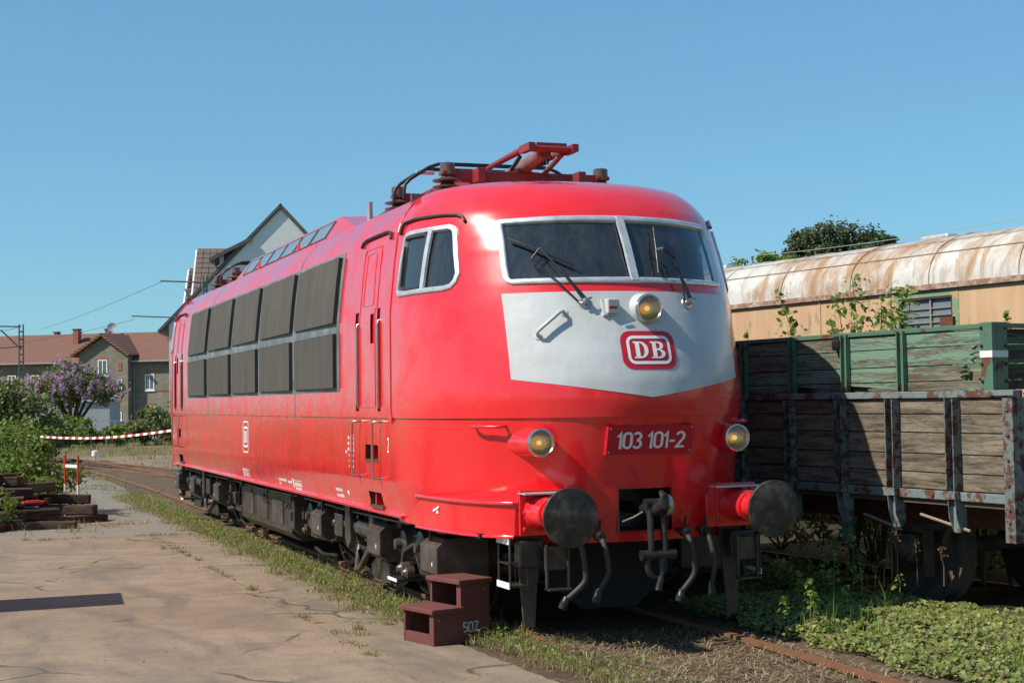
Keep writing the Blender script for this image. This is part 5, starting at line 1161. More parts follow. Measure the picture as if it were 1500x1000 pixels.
# ================================================================ passenger coach
a8 = math.radians(8)
ch = tag(empty('passenger_coach', (8.2, 0, 0), a8), 'derelict railway coach with orange primer side and rust-streaked silver roof', 'coach')
cy0, cy1, cwid = -6.0, 19.0, 2.9
wy0, wy1, wz0, wz1 = 6.40, 7.43, 2.62, 3.26
b = MB()
for a, c, d, e in ((cy0, wy0, 1.0, 3.40), (wy1, cy1, 1.0, 3.40), (wy0, wy1, 1.0, wz0), (wy0, wy1, wz1, 3.40)): b.bb((0, a, d), (.05, c, e))
b.build('side_wall', 'coach_side', ch)
MB().bb((cwid-.05, cy0, 1.0), (cwid, cy1, 3.4)).build('side_wall', 'coach_side', ch)
for y in (cy0, cy1): MB().bb((.05, y, 1.0), (cwid-.05, y+.05, 3.4)).build('end_wall', 'coach_side', ch)
rows = []; K = 18
for j in range(0, 51):
    y = cy0-.05+(cy1-cy0+.1)*j/50
    rows.append([(cwid/2-(cwid/2+.04)*math.copysign(abs(math.cos(PI*k/K))**.72, math.cos(PI*k/K)), y, 3.385+.80*math.sin(PI*k/K)**.78+.004*hnoise(k, y, 2)) for k in range(K+1)])
rf = MB().grid(rows).build('roof', 'coach_roof', ch, 60)
prof_ = [(cwid/2-(cwid/2+.05)*math.copysign(abs(math.cos(PI*k/K))**.72, math.cos(PI*k/K)), 3.388+.807*math.sin(PI*k/K)**.78) for k in range(K+1)]
for y in [cy0+1.6*i for i in range(16)]: MB().tube([(x, y, z) for x, z in prof_], .008, 5).build('roof_seam', 'coach_roof', rf)
for k in (3, 5): MB().tube([(prof_[k][0], y, prof_[k][1]) for y in (cy0, cy1)], .006, 4).build('roof_seam', 'coach_rustband', rf)
MB().bb((-.055, cy0, 3.355), (-.002, cy1, 3.43)).build('gutter', 'coach_rustband', ch)
for y in (7.7, 2.6, 13.0): MB().box((cwid/2-.4, y, 4.20), (.22, .55, .07)).build('roof_ventilator', 'alu', ch, None, .03)
b = MB(); b.bb((-.006, wy0-.12, wz0-.4), (-.001, wy1+.1, wz0)); b.bb((-.006, wy0-.12, wz1), (-.001, wy1+.1, 3.35)); b.bb((-.006, wy0-.12, wz0), (-.001, wy0, wz1)); b.bb((-.006, wy1, wz0), (-.001, wy1+.1, wz1)); b.build('bare_green_patch', 'coach_green', ch)
wi = MB(); wi.bb((.0, wy0, wz0), (.05, wy0+.03, wz1)); wi.bb((.0, wy1-.03, wz0), (.05, wy1, wz1)); wi.bb((.0, wy0+.03, wz1-.03), (.05, wy1-.03, wz1)); wi.bb((.0, wy0+.03, wz0), (.05, wy1-.03, wz0+.03)); wo = wi.build('window', 'louver_edge', ch)
MB().bb((.05, wy0, wz0), (.056, wy1, wz1)).build('pane', 'roof_glass', wo)
for i in range(5): MB().bb((.02, wy0+.03, wz0+.10+.095*i), (.032, wy1-.03, wz0+.115+.095*i)).build('bar', 'pale_rod', wo)
MB().bb((.015, wy0+.42, wz0+.03), (.04, wy0+.45, wz1-.03)).build('bar', 'pale_rod', wo)
for y in (1.5, 9.1, 11.4, 3.9): MB().bb((-.012, y, 1.0), (-.001, y+.03, 3.35)).build('panel_joint', 'coach_side', ch)
MB().bb((.3, cy0, .55), (2.6, cy1, 1.0)).build('underframe', 'rust_steel', ch)
for y in (-3.5, 15.5): MB().box((1.45, y, .42), (2.1, 2.6, .5)).build('bogie', 'rust_steel', ch)

# ================================================================ plants by the wagon
def sapling(name, base, top, lab, n=5, size=(.05, .10), spread=.35, mat='shrub', group=None, dens=34, low=.45):
    base = Vector(base); top = Vector(top); t_ = tag(empty(name, base), lab, 'sapling' if 'sapling' in name else 'weed', group); H = (top-base).length
    st_ = MB(); P = []; N = []
    for i in range(n):
        a = 2*PI*i/n+random.random(); e = (top-base)*random.uniform(.72, 1.0)+Vector((math.cos(a), math.sin(a), 0))*spread*random.uniform(.2, 1.0)
        pts = [e*k+Vector((random.gauss(0, .02), random.gauss(0, .02), 0))*H*.3*k for k in (0, .35, .7, 1)]; st_.tube(pts, [.012, .010, .007, .003], 5)
        for j in range(dens):
            k = random.uniform(low, 1); q = e*k+Vector((random.gauss(0, .5), random.gauss(0, .5), random.gauss(0, .3)))*spread*.32*(1.25-k); P.append(q); N.append((random.gauss(0, .4), random.gauss(0, .4)-.2, .8))
    st_.build('stem', 'stem_green', t_); leaves('foliage', P, N, size, mat, t_, 'quad', .5); return t_
for i, (x, y0_, y1_, d, sp_, lab) in enumerate([(1282, 600, 395, 16.6, .42, 'tallest leafy sapling rising between the wagon and the coach window'), (1240, 600, 460, 16.2, .25, 'low leafy sapling beside the tall one behind the wagon'), (1355, 600, 470, 15.8, .30, 'bushy sapling in front of the barred coach window'), (1470, 600, 458, 15.2, .22, 'short sapling showing past the white-banded wagon post'), (1086, 620, 482, 18.6, .16, 'small sapling peeking out beside the locomotive nose'), (1430, 600, 468, 15.4, .2, 'thin sapling over the broken green boards')]):
    tp = px(x, y1_, d); sapling('sapling', (tp.x, tp.y, -.06), tp, lab, 12 if i < 3 else 6, (.05, .105), sp_*(2.6 if i == 0 else 1.6), low=.68, dens=105 if i == 0 else 80)
def stalk(x, y, ybase, d, h, lab):
    b0 = px(x, ybase, d); t_ = tag(empty('dead_stalk', b0), lab, 'weed', 'dead brown flower stalks by the wagon')
    MB().tube([(0, 0, 0), (.01, .01, h*.5), (random.uniform(-.05, .05), 0, h)], [.006, .005, .004], 5).build('stem', 'dead_stalk', t_)
    P = [(random.gauss(0, .018), random.gauss(0, .018), h*random.uniform(.72, 1.02)) for _ in range(60)]
    leaves('seed_head', P, [(0, 0, 1)]*60, (.012, .03), 'dead_stalk', t_, 'quad', .9)
for x, yb_, h in ((1307, 850, .42), (1315, 850, .46), (1344, 858, .40), (1383, 858, .34), (1282, 862, .20), (1295, 860, .24)): stalk(x, yb_, yb_, 13.4, h, 'thin dead brown stalk standing in the ivy before the wagon wheel')
def weed(x, y, d, h, lab, group='tall green weeds at the edge of the ivy'):
    b0 = px(x, y, d); t_ = tag(empty('tall_weed', b0), lab, 'weed', group); MB().tube([(0, 0, 0), (.01, 0, h*.5), (.0, .02, h)], [.006, .005, .003], 5).build('stem', 'stem_green', t_)
    P = []; N = []
    for i in range(int(40*h/.3)):
        k = random.uniform(.15, 1); a = random.uniform(0, 2*PI); r = .06*(1.15-k)+.01; P.append((math.cos(a)*r, math.sin(a)*r, h*k)); N.append((math.cos(a)*.6, math.sin(a)*.6, .7))
    leaves('foliage', P, N, (.03, .06), 'shrub', t_, 'quad', .3)
for x, y, d, h in ((1187, 912, 12.3, .36), (1192, 905, 12.4, .22), (1240, 892, 12.6, .2), (1150, 905, 12.6, .18), (1318, 868, 13, .16), (1222, 868, 13.4, .5), (1208, 870, 13.6, .42), (1250, 862, 13.6, .5), (1170, 885, 13.2, .3), (1262, 866, 13.3, .25)): weed(x, y, d, h, 'upright leafy green weed at the edge of the ivy')
def bush(name, loc, rx, ry, rz_, n, size, mat, lab, cat='bush', stems=5, group=None, clumps=16, jitter=.8, hollow=.5):
    t_ = tag(empty(name, loc), lab, cat, group); P, N = [], []
    cl = []
    for _ in range(clumps):
        v = Vector((random.gauss(0, 1), random.gauss(0, 1), random.gauss(0, 1))).normalized()*random.uniform(hollow, 1); cl.append((Vector((v.x*rx, v.y*ry, rz_+v.z*rz_)), v, random.uniform(.22, .42)*min(rx, rz_)))
    for _ in range(n):
        c, v, r = random.choice(cl); q = c+Vector((random.gauss(0, 1), random.gauss(0, 1), random.gauss(0, .8)))*r*.55
        if q.z < .02: q.z = random.uniform(.02, .25)
        P.append(q); N.append((v.x, v.y, v.z+.5))
    leaves('foliage', P, N, size, mat, t_, 'quad', jitter)
    st_ = MB()
    for c, v, r in cl[:max(stems, 3)]: st_.tube([(c.x*.08, c.y*.08, 0), (c.x*.4, c.y*.4, c.z*.5), tuple(c)], [.03*rz_, .02*rz_, .008*rz_], 6)
    st_.build('stem', 'bark', t_); return t_
for x, y, r, h, lab in ((2.6, 9.6, .7, .8, 'dark bush closing the far gap behind the wagon'), (3.6, 10.6, .9, .8, 'broad dark bush behind the wagon end'), (1.98, 6.6, .3, .6, 'narrow dark bush squeezed beside the wagon side'), (5.0, 10.4, .9, .8, 'dark bush beside the coach behind the wagon'), (1.95, 2.6, .35, .32, 'low dark bush in the shade beside the buffer'), (2.02, 4.0, .32, .6, 'tall dark bush in the gap between locomotive and wagon'), (2.25, 1.9, .3, .28, 'low dark bush under the shaded wagon boards'), (1.55, 3.3, .28, .36, 'dark bush close to the locomotive flank')):
    bush('shade_bush', (x, y, -.06), r, r*1.3, h, 1400, (.03, .07), 'ivy', lab)

for i, (x, y, r, h) in enumerate(((6.0, -1.6, .6, .55), (5.8, .2, .55, .6), (5.7, 1.8, .5, .65), (5.5, 3.4, .6, .6), (5.2, 5.2, .6, .65), (5.0, 7.0, .6, .6))):
    bush('shade_bush', (x, y, -.06), r, r*1.5, h, 1500, (.05, .10), 'ivy', 'dark undergrowth bush between the wagon and the coach', group='bushes between wagon and coach')
MB().bb((.045, y0w+.05, 1.05), (.06, y1w-.05, 1.95)).build('gap_blocker', 'sleeper_wood', wg); MB().bb((gx+.045, gy0+.55, 1.90), (gx+.06, 7.3, 2.50)).build('gap_blocker', 'sleeper_wood', wg)  # boards added to block light showing through the plank gaps
# ================================================================ left yard
pile = [(-5.6, 15.2, 0, 2.6, 2), (-5.4, 15.9, 0, 2.6, -3), (-5.7, 16.6, 0, 2.6, 4), (-4.45, 16.2, 0, 1.9, 80), (-5.5, 15.3, 1, 2.5, -4), (-5.35, 15.75, 1, 2.6, 3), (-5.6, 16.4, 1, 2.6, 0), (-4.2, 15.7, 1, .9, 12), (-5.5, 15.6, 2, 2.4, 8), (-5.3, 16.2, 2, 2.5, -2), (-5.7, 16.7, 2, 2.6, 2), (-5.4, 15.8, 3, 2.5, -5), (-5.1, 16.4, 3, 2.7, 3), (-5.6, 16.1, 4, 2.4, 2), (-3.75, 16.5, 2, 1.2, -8), (-5.3, 16.5, 4, 2.0, -7), (-5.9, 16.0, 5, 2.3, 14), (-3.5, 15.9, 0, 1.3, 35), (-3.6, 16.3, 1, 1.1, -25), (-4.6, 15.3, 0, 1.7, 70), (-4.3, 15.0, 0, 1.6, -6), (-4.5, 15.2, 1, 1.5, 5)]
for i, (x, y, lv, L, rz) in enumerate(pile):
    o = MB().box((0, 0, 0), (L, .24, .165)).build('timber_beam', 'beam_wood', None, None, .02); o.location = (x+.2, y+.6, .0+.175*lv); o.rotation_euler = (random.uniform(-.05, .05), random.uniform(-.05, .05), math.radians(rz+random.uniform(-11, 11)))
    tag(o, 'weathered dark timber beam in the stack beside the red barrier', 'beam', 'timber beams in the stack')
tl = tag(empty('rail_tongs', (-3.95, 15.85, .38), .2), 'red steel lifting tool lying on the timber stack', 'tool'); tl.scale = (.6, .8, .9)
MB().tube([(-.32, -.1, 0), (.2, -.1, 0), (.26, -.04, 0), (.26, .04, 0), (.2, .1, 0), (-.32, .1, 0), (-.36, 0, 0), (-.32, -.1, 0)], .022, 8).build('loop', 'barrier_red', tl, 60)
MB().box((-.05, 0, .02), (.36, .12, .04)).build('plate', 'barrier_red', tl, None, .008); MB().lathe((.34, 0, -.03), (0, 0, 1), [(0, .08), (.1, .08)], 14).build('roller', 'black_metal', tl, 40)
# barrier trestle
bt = tag(empty('barrier_trestle', (-3.12, 17.6, -.04), math.radians(20)), 'red and white barrier trestle standing at the end of the timber stack', 'barrier')
for y in (0, .55):
    po = MB().tube([(0, y, .3), (0, y, 1.12)], .023, 8).build('post', 'barrier_red', bt, 60)
    MB().tube([(0, y, .42), (0, y, .60)], .025, 8).build('white_band', 'barrier_white', po, 60)
    for dx in (-.3, .3): MB().tube([(0, y, .34), (dx, y, .0)], .022, 6).build('foot', 'barrier_red', bt, 60)
    MB().tube([(-.3, y, .012), (.3, y, .012)], .012, 6).build('foot_bar', 'barrier_red', bt)
MB().bb((-.01, .03, .90), (.01, .52, .955)).build('crossboard', 'barrier_white', bt)
# tape
p0 = px(40, 639.5, 37); p1 = px(268, 629.5, 31.5); tape = tag(empty('barrier_tape', p0), 'red and white striped tape strung across the yard before the bushes', 'tape')
K = 44
for i in range(K):
    a, c = i/K, (i+1)/K
    def tp(k): return (p1-p0)*k+Vector((0, 0, -.12*math.sin(PI*k)))
    q0, q1 = tp(a), tp(c); b = MB(); b.add([q0, q1, q1+Vector((.01, .04, .05)), q0+Vector((.01, .04, .05))], [(0, 1, 2, 3)]); b.build('stripe', 'barrier_red' if i % 2 else 'barrier_white', tape)
for P_, nm in ((p0, 'post'), (p1, 'post')): MB().tube([P_-p0+Vector((0, .02, -P_.z-.1)), P_-p0+Vector((0, .02, .12))], .025, 8).build(nm, 'barrier_red', tape)
# unseen board added just left of the view, shaped to cast a shadow across the slabs
nb = tag(empty('shadow_board', (-5.16, 5.05, -.04), math.radians(-4)), 'unseen plain board on two posts, added to cast a shadow on the pavement', 'board')
MB().bb((-.02, 0, .25), (.02, 1.0, 1.55)).build('panel', 'grey_sheet', nb)
for y in (.03, .95): MB().tube([(-.05, y, 0), (-.05, y, 1.52)], .028, 8).build('post', 'galv', nb, 60)
MB().bb((-.3, -.9, 0), (.02, -.86, .02)).build('foot', 'galv', nb)
# shrubs
bush('green_shrub', (-4.15, 19.0, -.1), 1.15, 1.2, .85, 9000, (.05, .11), 'shrub', 'bright green leafy shrub behind the timber stack', 'bush', 6, clumps=30)
bush('green_shrub', (-5.5, 20.5, -.1), 1.3, 1.2, 1.05, 7000, (.05, .11), 'shrub', 'large green shrub at the far side of the timber stack', 'bush', 6, clumps=26)
q = px(106, 640, 88); q.z = -.1
# lilac: trunk, crown, flowers
lt = tag(empty('lilac_tree', q), 'spreading lilac tree in purple bloom before the brick houses', 'tree'); lt.scale = (1.5, 1.3, 1.22)
tk = MB(); Pl, Nl, Pf, Nf = [], [], [], []
for k in range(9):
    a = 2*PI*k/9+.3; r = random.uniform(.5, 1.5); e = Vector((math.cos(a)*r, math.sin(a)*r, random.uniform(2.4, 3.3))); tk.tube([(0, 0, 0), (e.x*.15, e.y*.15, .9), (e.x*.6, e.y*.6, 1.9), tuple(e)], [.11, .08, .05, .02], 6)
tk.build('trunk', 'bark', lt, 60)
cl = []
for _ in range(64):
    v = Vector((random.gauss(0, 1), random.gauss(0, 1), random.gauss(0, 1))).normalized(); k = random.uniform(.45, 1); cl.append((Vector((v.x*1.75*k+.1, v.y*1.5*k, 2.7+v.z*1.0*k)), v))
for _ in range(9000):
    c, v = random.choice(cl); Pl.append(c+Vector((random.gauss(0, .2), random.gauss(0, .2), random.gauss(0, .17)))); Nl.append((v.x, v.y, v.z+.4))
for c, v in [(c, v) for c, v in cl if v.z > -.6]*5:
    o = c+Vector((random.gauss(0, .22), random.gauss(0, .2)-.12, random.gauss(0, .2)))+v*.12
    for _ in range(34): Pf.append(o+Vector((random.gauss(0, .045), random.gauss(0, .045), random.gauss(0, .09)))); Nf.append((v.x, v.y-.3, v.z+.3))
leaves('crown', Pl, Nl, (.09, .17), 'bush_dull', lt, 'quad', .8); leaves('blossom', Pf, Nf, (.05, .09), 'lilac_flower', lt, 'quad', .9)
for x, d, r, h, n, mat, lab in ((95, 56, 1.4, .85, 4500, 'shrub', 'rounded bright green bush below the lilac'), (60, 62, 1.2, .7, 3000, 'shrub', 'pale green bush left of the lilac trunk'), (232, 58, 1.5, .95, 4200, 'bush_dull', 'loose olive bush beside the locomotive rear'), (172, 57, .5, .6, 900, 'shrub', 'small bush at the grey fence gate'), (12, 40, 1.3, 1.6, 5200, 'bush_dull', 'tall dark shrub at the edge of the yard'), (255, 60, 1.4, 1.1, 3500, 'bush_dull', 'bush hugging the locomotive rear end'), (140, 60, 1.0, .5, 2200, 'bush_dull', 'dry low bush under the grey shed wall')):
    d *= 1.4; o = px(x, 640, d); bush('hedge_bush', (o.x, o.y, -.12), r*1.4, r*1.1, h*1.0, n, (.12, .27), mat, lab, 'bush', 5, clumps=24)
# fence: posts and rails
fa = px(122, 640, 92); fb = px(262, 640, 92); fnc = tag(empty('pipe_fence', (fa.x, fa.y, -.12)), 'galvanised pipe fence with wire mesh behind the tape', 'fence')
dv = Vector((fb.x-fa.x, fb.y-fa.y, 0))
for k in range(4): MB().tube([dv*(k/3), dv*(k/3)+Vector((0, 0, 1.22))], .035, 8).build('post', 'galv', fnc, 60)
for z in (.1, 1.2): MB().tube([Vector((0, 0, z)), dv+Vector((0, 0, z))], .02, 6).build('rail', 'galv', fnc, 60)
b = MB()
for k in range(41): b.tube([dv*(k/40)+Vector((0, 0, .15)), dv*(k/40)+Vector((0, 0, 1.2))], .003, 3)
for k in range(6): b.tube([Vector((0, 0, .2+.16*k)), dv+Vector((0, 0, .2+.16*k))], .003, 3)
stuff(b.build('mesh_wires', 'galv', fnc))
o = px(187, 638, 95); MB_ = MB().box((0, 0, .3), (.7, .5, .3)).build('red_skip', 'barrier_red', None, None, .06, (o.x, o.y, -.12)); tag(MB_, 'low red container standing behind the pipe fence', 'container')
o = px(139, 665, 60); MB_ = MB().lathe((0, 0, 0), (0, 0, 1), [(0, .05), (.1, .05), (.12, .13), (.30, .12), (.33, .05)], 12).build('point_lantern', 'barrier_white', None, 40, 0, (o.x, o.y, -.1)); tag(MB_, 'small white switch lantern by the crossing rails', 'lantern')

# ================================================================ brick row house
HD = 140
ho = px(130, 640, HD); ho.z = -.13
class Sv:
    def __init__(s, o, rz, d): s.o = o; s.ex = Vector((math.cos(rz), math.sin(rz), 0)); s.d = d
    def __call__(s, x, y): P = px(x, y, s.d); return ((P-s.o).dot(s.ex), P.z-s.o.z)
S = Sv(ho, -YAW, HD)
rh = tag(empty('row_house', ho, -YAW-.22), 'long two-storey brick house with red tiled roof and central gable', 'house')
uL, _ = S(-90, 560); uR, _ = S(345, 560); ze = S(130, 528)[1]; zr = S(130, 489)[1]+.3
MB().bb((uL, .6, 0), (uR, 9.5, ze)).build('wall', 'brick_wall', rh)
b = MB()
def slabq(b, pts, t=.18):
    P = [Vector(q) for q in pts]; n = (P[1]-P[0]).cross(P[2]-P[0]).normalized(); n = n if n.z > 0 else -n; m_ = len(P)
    b.add([q for q in P]+[q-n*t for q in P], [tuple(range(m_)), tuple(reversed(range(m_, 2*m_)))]+[(i, (i+1) % m_, m_+(i+1) % m_, m_+i) for i in range(m_)])
slabq(b, [(uL-.4, .1, ze-.15), (uR+.4, .1, ze-.15), (uR+.4, 5.05, zr), (uL-.4, 5.05, zr)]); slabq(b, [(uL-.4, 10, ze-.15), (uR+.4, 10, ze-.15), (uR+.4, 5.05, zr), (uL-.4, 5.05, zr)])
rfh = b.build('roof', 'roof_tile', rh)
MB().bb((uL-.3, -.02, ze-.2), (uR+.3, .12, ze-.08)).build('gutter', 'galv', rh)
g0, g1 = S(117.5, 560)[0], S(195, 560)[0]; gm = (g0+g1)/2; zp = S(155, 488)[1]; zg = S(155, 514)[1]
MB().prism([(g0, 0), (g1, 0), (g1, zg-.2), (gm, zp-.35), (g0, zg-.2)], -.4, .6, 1).build('gable_wall', 'brick_wall', rh)
b = MB()
for e0, sgn in ((g0-.75, -1), (g1+.35, 1)): slabq(b, [(gm, -.9, zp), (gm, 5.2, zp), (e0, 5.2, zg-.35), (e0, -.9, zg-.35)], .22)
b.build('gable_roof', 'roof_tile', rh)
for y in (573,): MB().bb((uL, .56, S(30, y)[1]), (g0, .62, S(30, y)[1]+.16)).build('string_course', 'red_brick', rh); MB().bb((g1, .56, S(220, y)[1]), (uR, .62, S(220, y)[1]+.16)).build('string_course', 'red_brick', rh)
def win(x0, x1, yt, yb, front, arch=True, mat='window_far'):
    a, zt_ = S(x0, yt); c, zb_2 = S(x1, yb)
    w_ = MB(); t = .10
    w_.bb((a, front-.05, zb_2), (a+t, front, zt_)); w_.bb((c-t, front-.05, zb_2), (c, front, zt_)); w_.bb((a+t, front-.05, zt_-t), (c-t, front, zt_)); w_.bb((a+t, front-.05, zb_2), (c-t, front, zb_2+t))
    if c-a > .7: w_.bb(((a+c)/2-.04, front-.045, zb_2+t), ((a+c)/2+.04, front, zt_-t))
    wo_ = w_.build('window', 'white_trim', rh); MB().bb((a+t, front-.012, zb_2+t), (c-t, front-.008, zt_-t)).build('pane', mat, wo_)
    if arch: MB().prism([(a-.12, zt_+.01), (a+.1, zt_+.2), ((a+c)/2, zt_+.28), (c-.1, zt_+.2), (c+.12, zt_+.01)], front-.04, front-.002, 1).build('brick_arch', 'red_brick', wo_)
    MB().bb((a-.08, front-.10, zb_2-.12), (c+.08, front-.002, zb_2-.005)).build('sill', 'white_trim', wo_)
for a in ((30, 44, 549, 572, .6), (214, 229, 548, 571, .6), (214.5, 230, 594, 616, .6, True, 'grey_sheet'), (36, 48, 586, 608, .6), (-8, 6, 549, 572, .6), (258, 273, 548, 571, .6), (258, 273, 594, 616, .6), (147, 162.5, 527, 550, -.4), (179, 186, 556, 568, -.4, False), (178.5, 186, 603, 615, -.4, False), (-8, 6, 594, 616, .6)): win(*a)
for y0_, y1_ in ((531, 543), (577, 588)):
    a, zt_ = S(179, y0_); c, zb_2 = S(185, y1_); MB().bb((a, -.44, zb_2), (c, -.402, zt_)).build('blind_niche', 'red_brick', rh)
for x0, x1, yt, dp in ((75, 83.5, 482, 3.2), (104, 111, 480, 6), (53, 60, 485, 6), (200, 206, 480, 6), (228, 234, 476, 3.2), (249, 255, 481, 6), (18, 24, 484, 6)):
    a, zt_ = S(x0, yt); c, _ = S(x1, yt); sc_ = 1+dp/HD; cm = MB().bb((a, dp, ze+.8), (c, dp+.6, zt_+.12)).build('chimney', 'red_brick', rfh); MB().bb((a-.06, dp-.06, zt_+.12), (c+.06, dp+.66, zt_+.22)).build('chimney_cap', 'slate', rfh)
a, z_ = S(129.5, 479); MB().lathe((a, 4.4, z_+.15), (.4, -1, .25), [(0, .02), (.05, .25), (.12, .45), (.13, .45), (.07, .25), (.03, .0)], 18).build('satellite_dish', 'grey_sheet', rfh, 40); MB().tube([(a, 4.6, z_-.9), (a, 4.5, z_+.1)], .04, 6).build('dish_pole', 'galv', rfh)
MB().tube([(S(193, 540)[0]+.25, .5, 0), (S(193, 540)[0]+.25, .5, ze-.1)], .05, 6).build('downpipe', 'galv', rh)
# grey shed in front
o = px(138, 640, 112); o.z = -.13; S2 = Sv(o, -YAW, 112); sh = tag(empty('grey_shed', o, -YAW), 'low pale grey sheet shed standing before the brick house', 'shed')
a, zt_ = S2(112, 588); c, _ = S2(160, 588); MB().bb((a, 0, 0), (c, 3, zt_)).build('wall', 'grey_sheet', sh); b = MB(); slabq(b, [(a-.2, -.2, zt_+.02), (c+.2, -.2, zt_+.02), (c+.2, 3.2, zt_+.5), (a-.2, 3.2, zt_+.5)], .08); b.build('roof', 'galv', sh)
o = px(52, 640, 90); o.z = -.13; tn = tag(empty('white_tent', o, -YAW), 'small white pointed tent left of the lilac', 'tent'); 
MB().prism([(-1.2, 0), (1.2, 0), (1.2, .9), (0, 2.0), (-1.2, .9)], 0, 2.5, 1).build('cover', 'white_trim', tn); MB().tube([(0, -.02, 0), (0, -.02, 2.0)], .03, 6).build('pole', 'galv', tn)

# ================================================================ white gable house
WD = 95
o = px(409, 640, WD); o.z = -.13; S3 = Sv(o, -YAW, WD); gh = tag(empty('gable_house', o, -.235), 'tall white rendered house with steep gable behind the locomotive roof', 'house')
pk = S3(409, 304); hl = 6.7; zed = pk[1]-hl*1.07
MB().prism([(-hl, 0), (hl, 0), (hl, zed), (pk[0], pk[1]), (-hl, zed)], 0, 12, 1).build('gable_wall', 'render_white', gh)
b = MB()
for sgn in (-1, 1): slabq(b, [(pk[0], -.12, pk[1]+.28), (pk[0], 12.3, pk[1]+.28), (sgn*(hl+.7), 12.3, zed+.28-.7*1.07), (sgn*(hl+.7), -.12, zed+.28-.7*1.07)], .2)
rf3 = b.build('roof', 'tile_dark', gh)
for sgn in (-1, 1):
    b = MB(); slabq(b, [(pk[0], -.16, pk[1]+.33), (pk[0], -.121, pk[1]+.33), (sgn*(hl+.7), -.121, zed+.33-.7*1.07), (sgn*(hl+.7), -.16, zed+.33-.7*1.07)], .16); b.build('verge_board', 'slate', rf3)
# wing with tiled roof facing the yard, dormer on it
def tiled(x0, x1, yr, ye, dy, nm):
    a, zt_ = S3(x0, yr); c, _ = S3(x1, yr); _, zb2 = S3(x0, ye); run = 5.0
    zt2 = zt_+(zt_-1.9)*(run+dy)/WD
    b = MB(); slabq(b, [(a, dy, zb2), (c, dy, zb2), (c, dy+run, zt2), (a, dy+run, zt2)], .2); r_ = b.build(nm, 'tile_dark', gh)
    rows_ = 12; cols_ = max(3, int((c-a)/.42)); sm = None
    d_ = Vector((0, run, zt2-zb2)); n_ = Vector((0, -(zt2-zb2), run)).normalized()
    ang = math.atan2(zt2-zb2, run); L = d_.length/rows_
    for i in range(rows_):
        for j in range(cols_):
            if sm is None:
                t_ = MB().box((0, 0, 0), (.40, L*1.08, .045)).build('tile', 'tile_dark', r_); sm = t_
            else: t_ = sm.copy(); COL.objects.link(t_); t_.parent = r_
            q = Vector((a+.21+j*(c-a-.42)/(cols_-1), dy, zb2))+d_*((i+.5)/rows_)+n_*.045; t_.location = q; t_.rotation_euler = (ang-.06, 0, 0)
    b = MB(); slabq(b, [(a-.12, dy-.02, zb2-.03), (a-.02, dy-.02, zb2-.03), (a-.02, dy+run, zt2-.03), (a-.12, dy+run, zt2-.03)], .28); b.build('verge_board', 'white_trim', r_)
    MB().bb((a, dy+.3, 0), (c, dy+run, zb2-.1)).build('wing_wall', 'render_white', gh)
    return r_
tiled(277, 338, 366, 452, 1.2, 'wing_roof'); tiled(263, 276, 395, 462, 2.2, 'lower_wing_roof')
a, z0_ = S3(322, 405); c, z1_ = S3(352, 358)
dm = MB().prism([(a, z0_-1.5), (c+1.2, z0_-1.5), (c+1.2, z1_+.9), (a, z1_-.5)], .3, 4, 1).build('dormer', 'slate', gh)
a2, zA = S3(305, 379); c2, zB = S3(366, 347)
b = MB(); slabq(b, [(a2, -.3, zA), (c2, -.3, zB), (c2, 4.5, zB+.1), (a2, 4.5, zA+.1)], .22); b.build('dormer_roof', 'slate', dm)
MB().bb((a-.04, .2, z0_-.9), (a+.22, .295, z1_-.55)).build('dormer_cheek', 'white_trim', dm); MB().tube([(a-.5, .1, zA+.2), (a+.0, .1, z0_-.5)], .04, 6).build('downpipe', 'galv', dm)
for x, y in ((422, 346), (450, 340)): a, z_ = S3(x, y); MB().bb((a-.5, 9, z_-2.5), (a+.1, 9.6, z_)).build('chimney', 'red_brick', rf3)

# ================================================================ masts, wires, far trees
def mast(x, ytop, d, lab, arms=()):
    t0 = px(x, ytop, d); m_ = tag(empty('catenary_mast', (t0.x, t0.y, -.13)), lab, 'mast'); H = t0.z+.13; b = MB()
    MB().bb((-.12, -.10, 0), (-.06, .10, H)).build('leg', 'galv_dark', m_); MB().bb((.06, -.10, 0), (.12, .10, H)).build('leg', 'galv_dark', m_)
    for k in range(int(H/.35)): b.bb((-.06, -.09, .3+.35*k), (.06, .09, .36+.35*k))
    for k in range(int(H/.35)): MB().bb((-.06, -.02, .3+.35*k), (.06, .02, .36+.35*k)).build('batten', 'galv_dark', m_)
    for dx, z, dz in arms: MB().tube([(0, 0, H+z), (dx, 0, H+z+dz)], .035, 6).build('arm', 'galv_dark', m_)
    return m_
mast(31, 475, 70, 'grey latticed railway mast standing left of the lilac', ((-1.6, -.1, .02), (-1.2, -1.0, -.1), (-.9, -1.15, .9)))
mg = mast(300, 404, 70, 'railway mast hidden behind the locomotive with bracket arms to the left', ((-2.0, -.3, .04), (-.9, -2.8, 2.2)))
m2_ = mast(330, 466, 85, 'second railway mast behind the locomotive with one long bracket', ((-5.1, -.05, .15), (-2.6, -.5, .4)))
def wire(a, c, sag, lab, mat='wire', r=.012):
    o = tag(empty('overhead_wire', a), lab, 'wire'); d_ = c-a
    MB().tube([d_*(k/12)+Vector((0, 0, -sag*4*(k/12)*(1-k/12))) for k in range(13)], r, 4, False).build('strand', mat, o)
wire(px(1000, 381, 45), px(1560, 309, 25), .15, 'pale green wire crossing the sky above the coach roof', 'wire_green', .008)
wire(px(-30, 486, 72), px(30, 478, 70), .1, 'short wire running left from the latticed mast')
wire(px(196, 468, 85), px(-40, 510, 120), .25, 'sagging wire in front of the red tiled roof')
wire(px(238, 412, 70), px(60, 482, 130), .15, 'thin contact wire sloping past the chimneys')
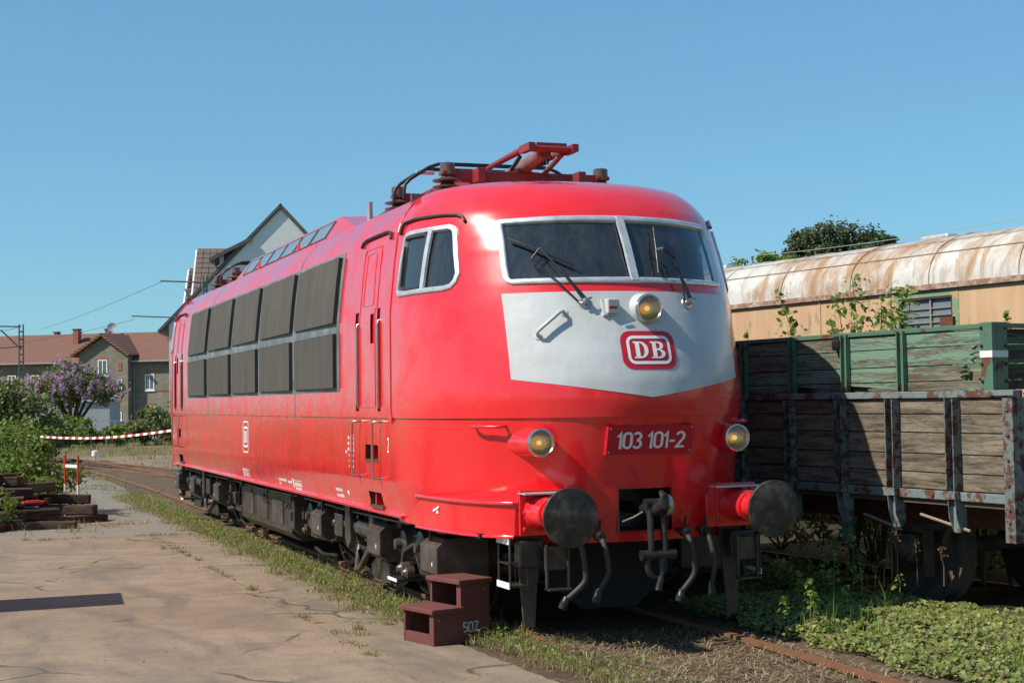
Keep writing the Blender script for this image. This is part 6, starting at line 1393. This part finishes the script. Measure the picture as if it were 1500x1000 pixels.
def tree(name, o, H, cr, lab, mat, n, size, clumps, cone=0.0, parts=True):
    t_ = tag(empty(name, (o.x, o.y, -.13)), lab, 'tree'); tb = MB(); P, N, cl = [], [], []
    tb.tube([(0, 0, 0), (.1, 0, H*.5), (0, .1, H*.92)], [H*.022, H*.016, H*.005], 8)
    for _ in range(clumps):
        v = Vector((random.gauss(0, 1), random.gauss(0, 1), random.gauss(0, .9))).normalized(); k = random.uniform(.5, 1); c = Vector((v.x*cr*k, v.y*cr*k, H-cr*1.0+v.z*cr*.95*k)); cl.append((c, v)); tb.tube([(0, 0, max(c.z-cr*.5, H*.3)), tuple(c*.6+Vector((0, 0, c.z*.4-.1))), tuple(c)], [H*.008, H*.005, .01], 5)
    for _ in range(n):
        c, v = random.choice(cl); P.append(c+Vector((random.gauss(0, 1), random.gauss(0, 1), random.gauss(0, .6)))*cr*.15); N.append((v.x, v.y, v.z+.5))
    tb.build('trunk', 'bark', t_, 60); leaves('crown', P, N, size, mat, t_, 'quad', .8); return t_
for x, yt, d, cr, lab in ((1240, 316, 78, 2.3, 'broad dark pine standing highest behind the coach'), (1192, 328, 78, 1.35, 'narrower dark pine left of the broad one'), (1168, 347, 79, .9, 'small dark pine at the left end of the pines'), (1283, 336, 80, 1.1, 'low dark pine at the right end of the pines')):
    o = px(x, yt, d); tree('pine_tree', o, o.z+.1, cr, lab, 'pine', 9000 if cr > 2 else 4500, (.13, .26), 60 if cr > 2 else 30)
for x, yt, d, cr, lab in ((1072, 373, 60, 1.0, 'pale green treetop beside the locomotive nose'), (1122, 361, 60, .9, 'yellow green treetop above the left end of the coach'), (1148, 364, 62, .7, 'thin yellow green treetop next to the pines')):
    o = px(x, yt, d); tree('young_tree', o, o.z+.1, cr, lab, 'shrub', 1300, (.12, .22), 22)

for i, (x, y, H, cr) in enumerate(((-16, -40, 11, 4.2), (-7, -44, 12, 4.6), (2, -40, 10.5, 4.2), (11, -42, 12, 4.8), (21, -38, 11, 4.4), (31, -34, 12, 4.6), (40, -26, 11, 4.4), (-26, -46, 12, 4.6))):  # unseen row added behind the camera: blocks low sky, reflects in the windscreen
    tree('unseen_tree', Vector((x, y, 0)), H, cr, 'unseen leafy tree added facing the locomotive nose to cut sky light and be reflected', 'bush_dull', 3600, (.3, .6), 46)['group'] = 'unseen trees facing the locomotive nose'

for x, y, h, lab in ((-4.5, 15.5, .34, 'leafy weed growing up through the front of the timber stack'), (-5.2, 15.4, .42, 'bushy weed at the left front of the timber stack'), (-3.7, 17.3, .38, 'weed tuft behind the barrier trestle')):
    bush('pile_weed', (x, y, -.06), .3, .25, h, 700, (.03, .07), 'shrub', lab, 'weed', 4, clumps=9)
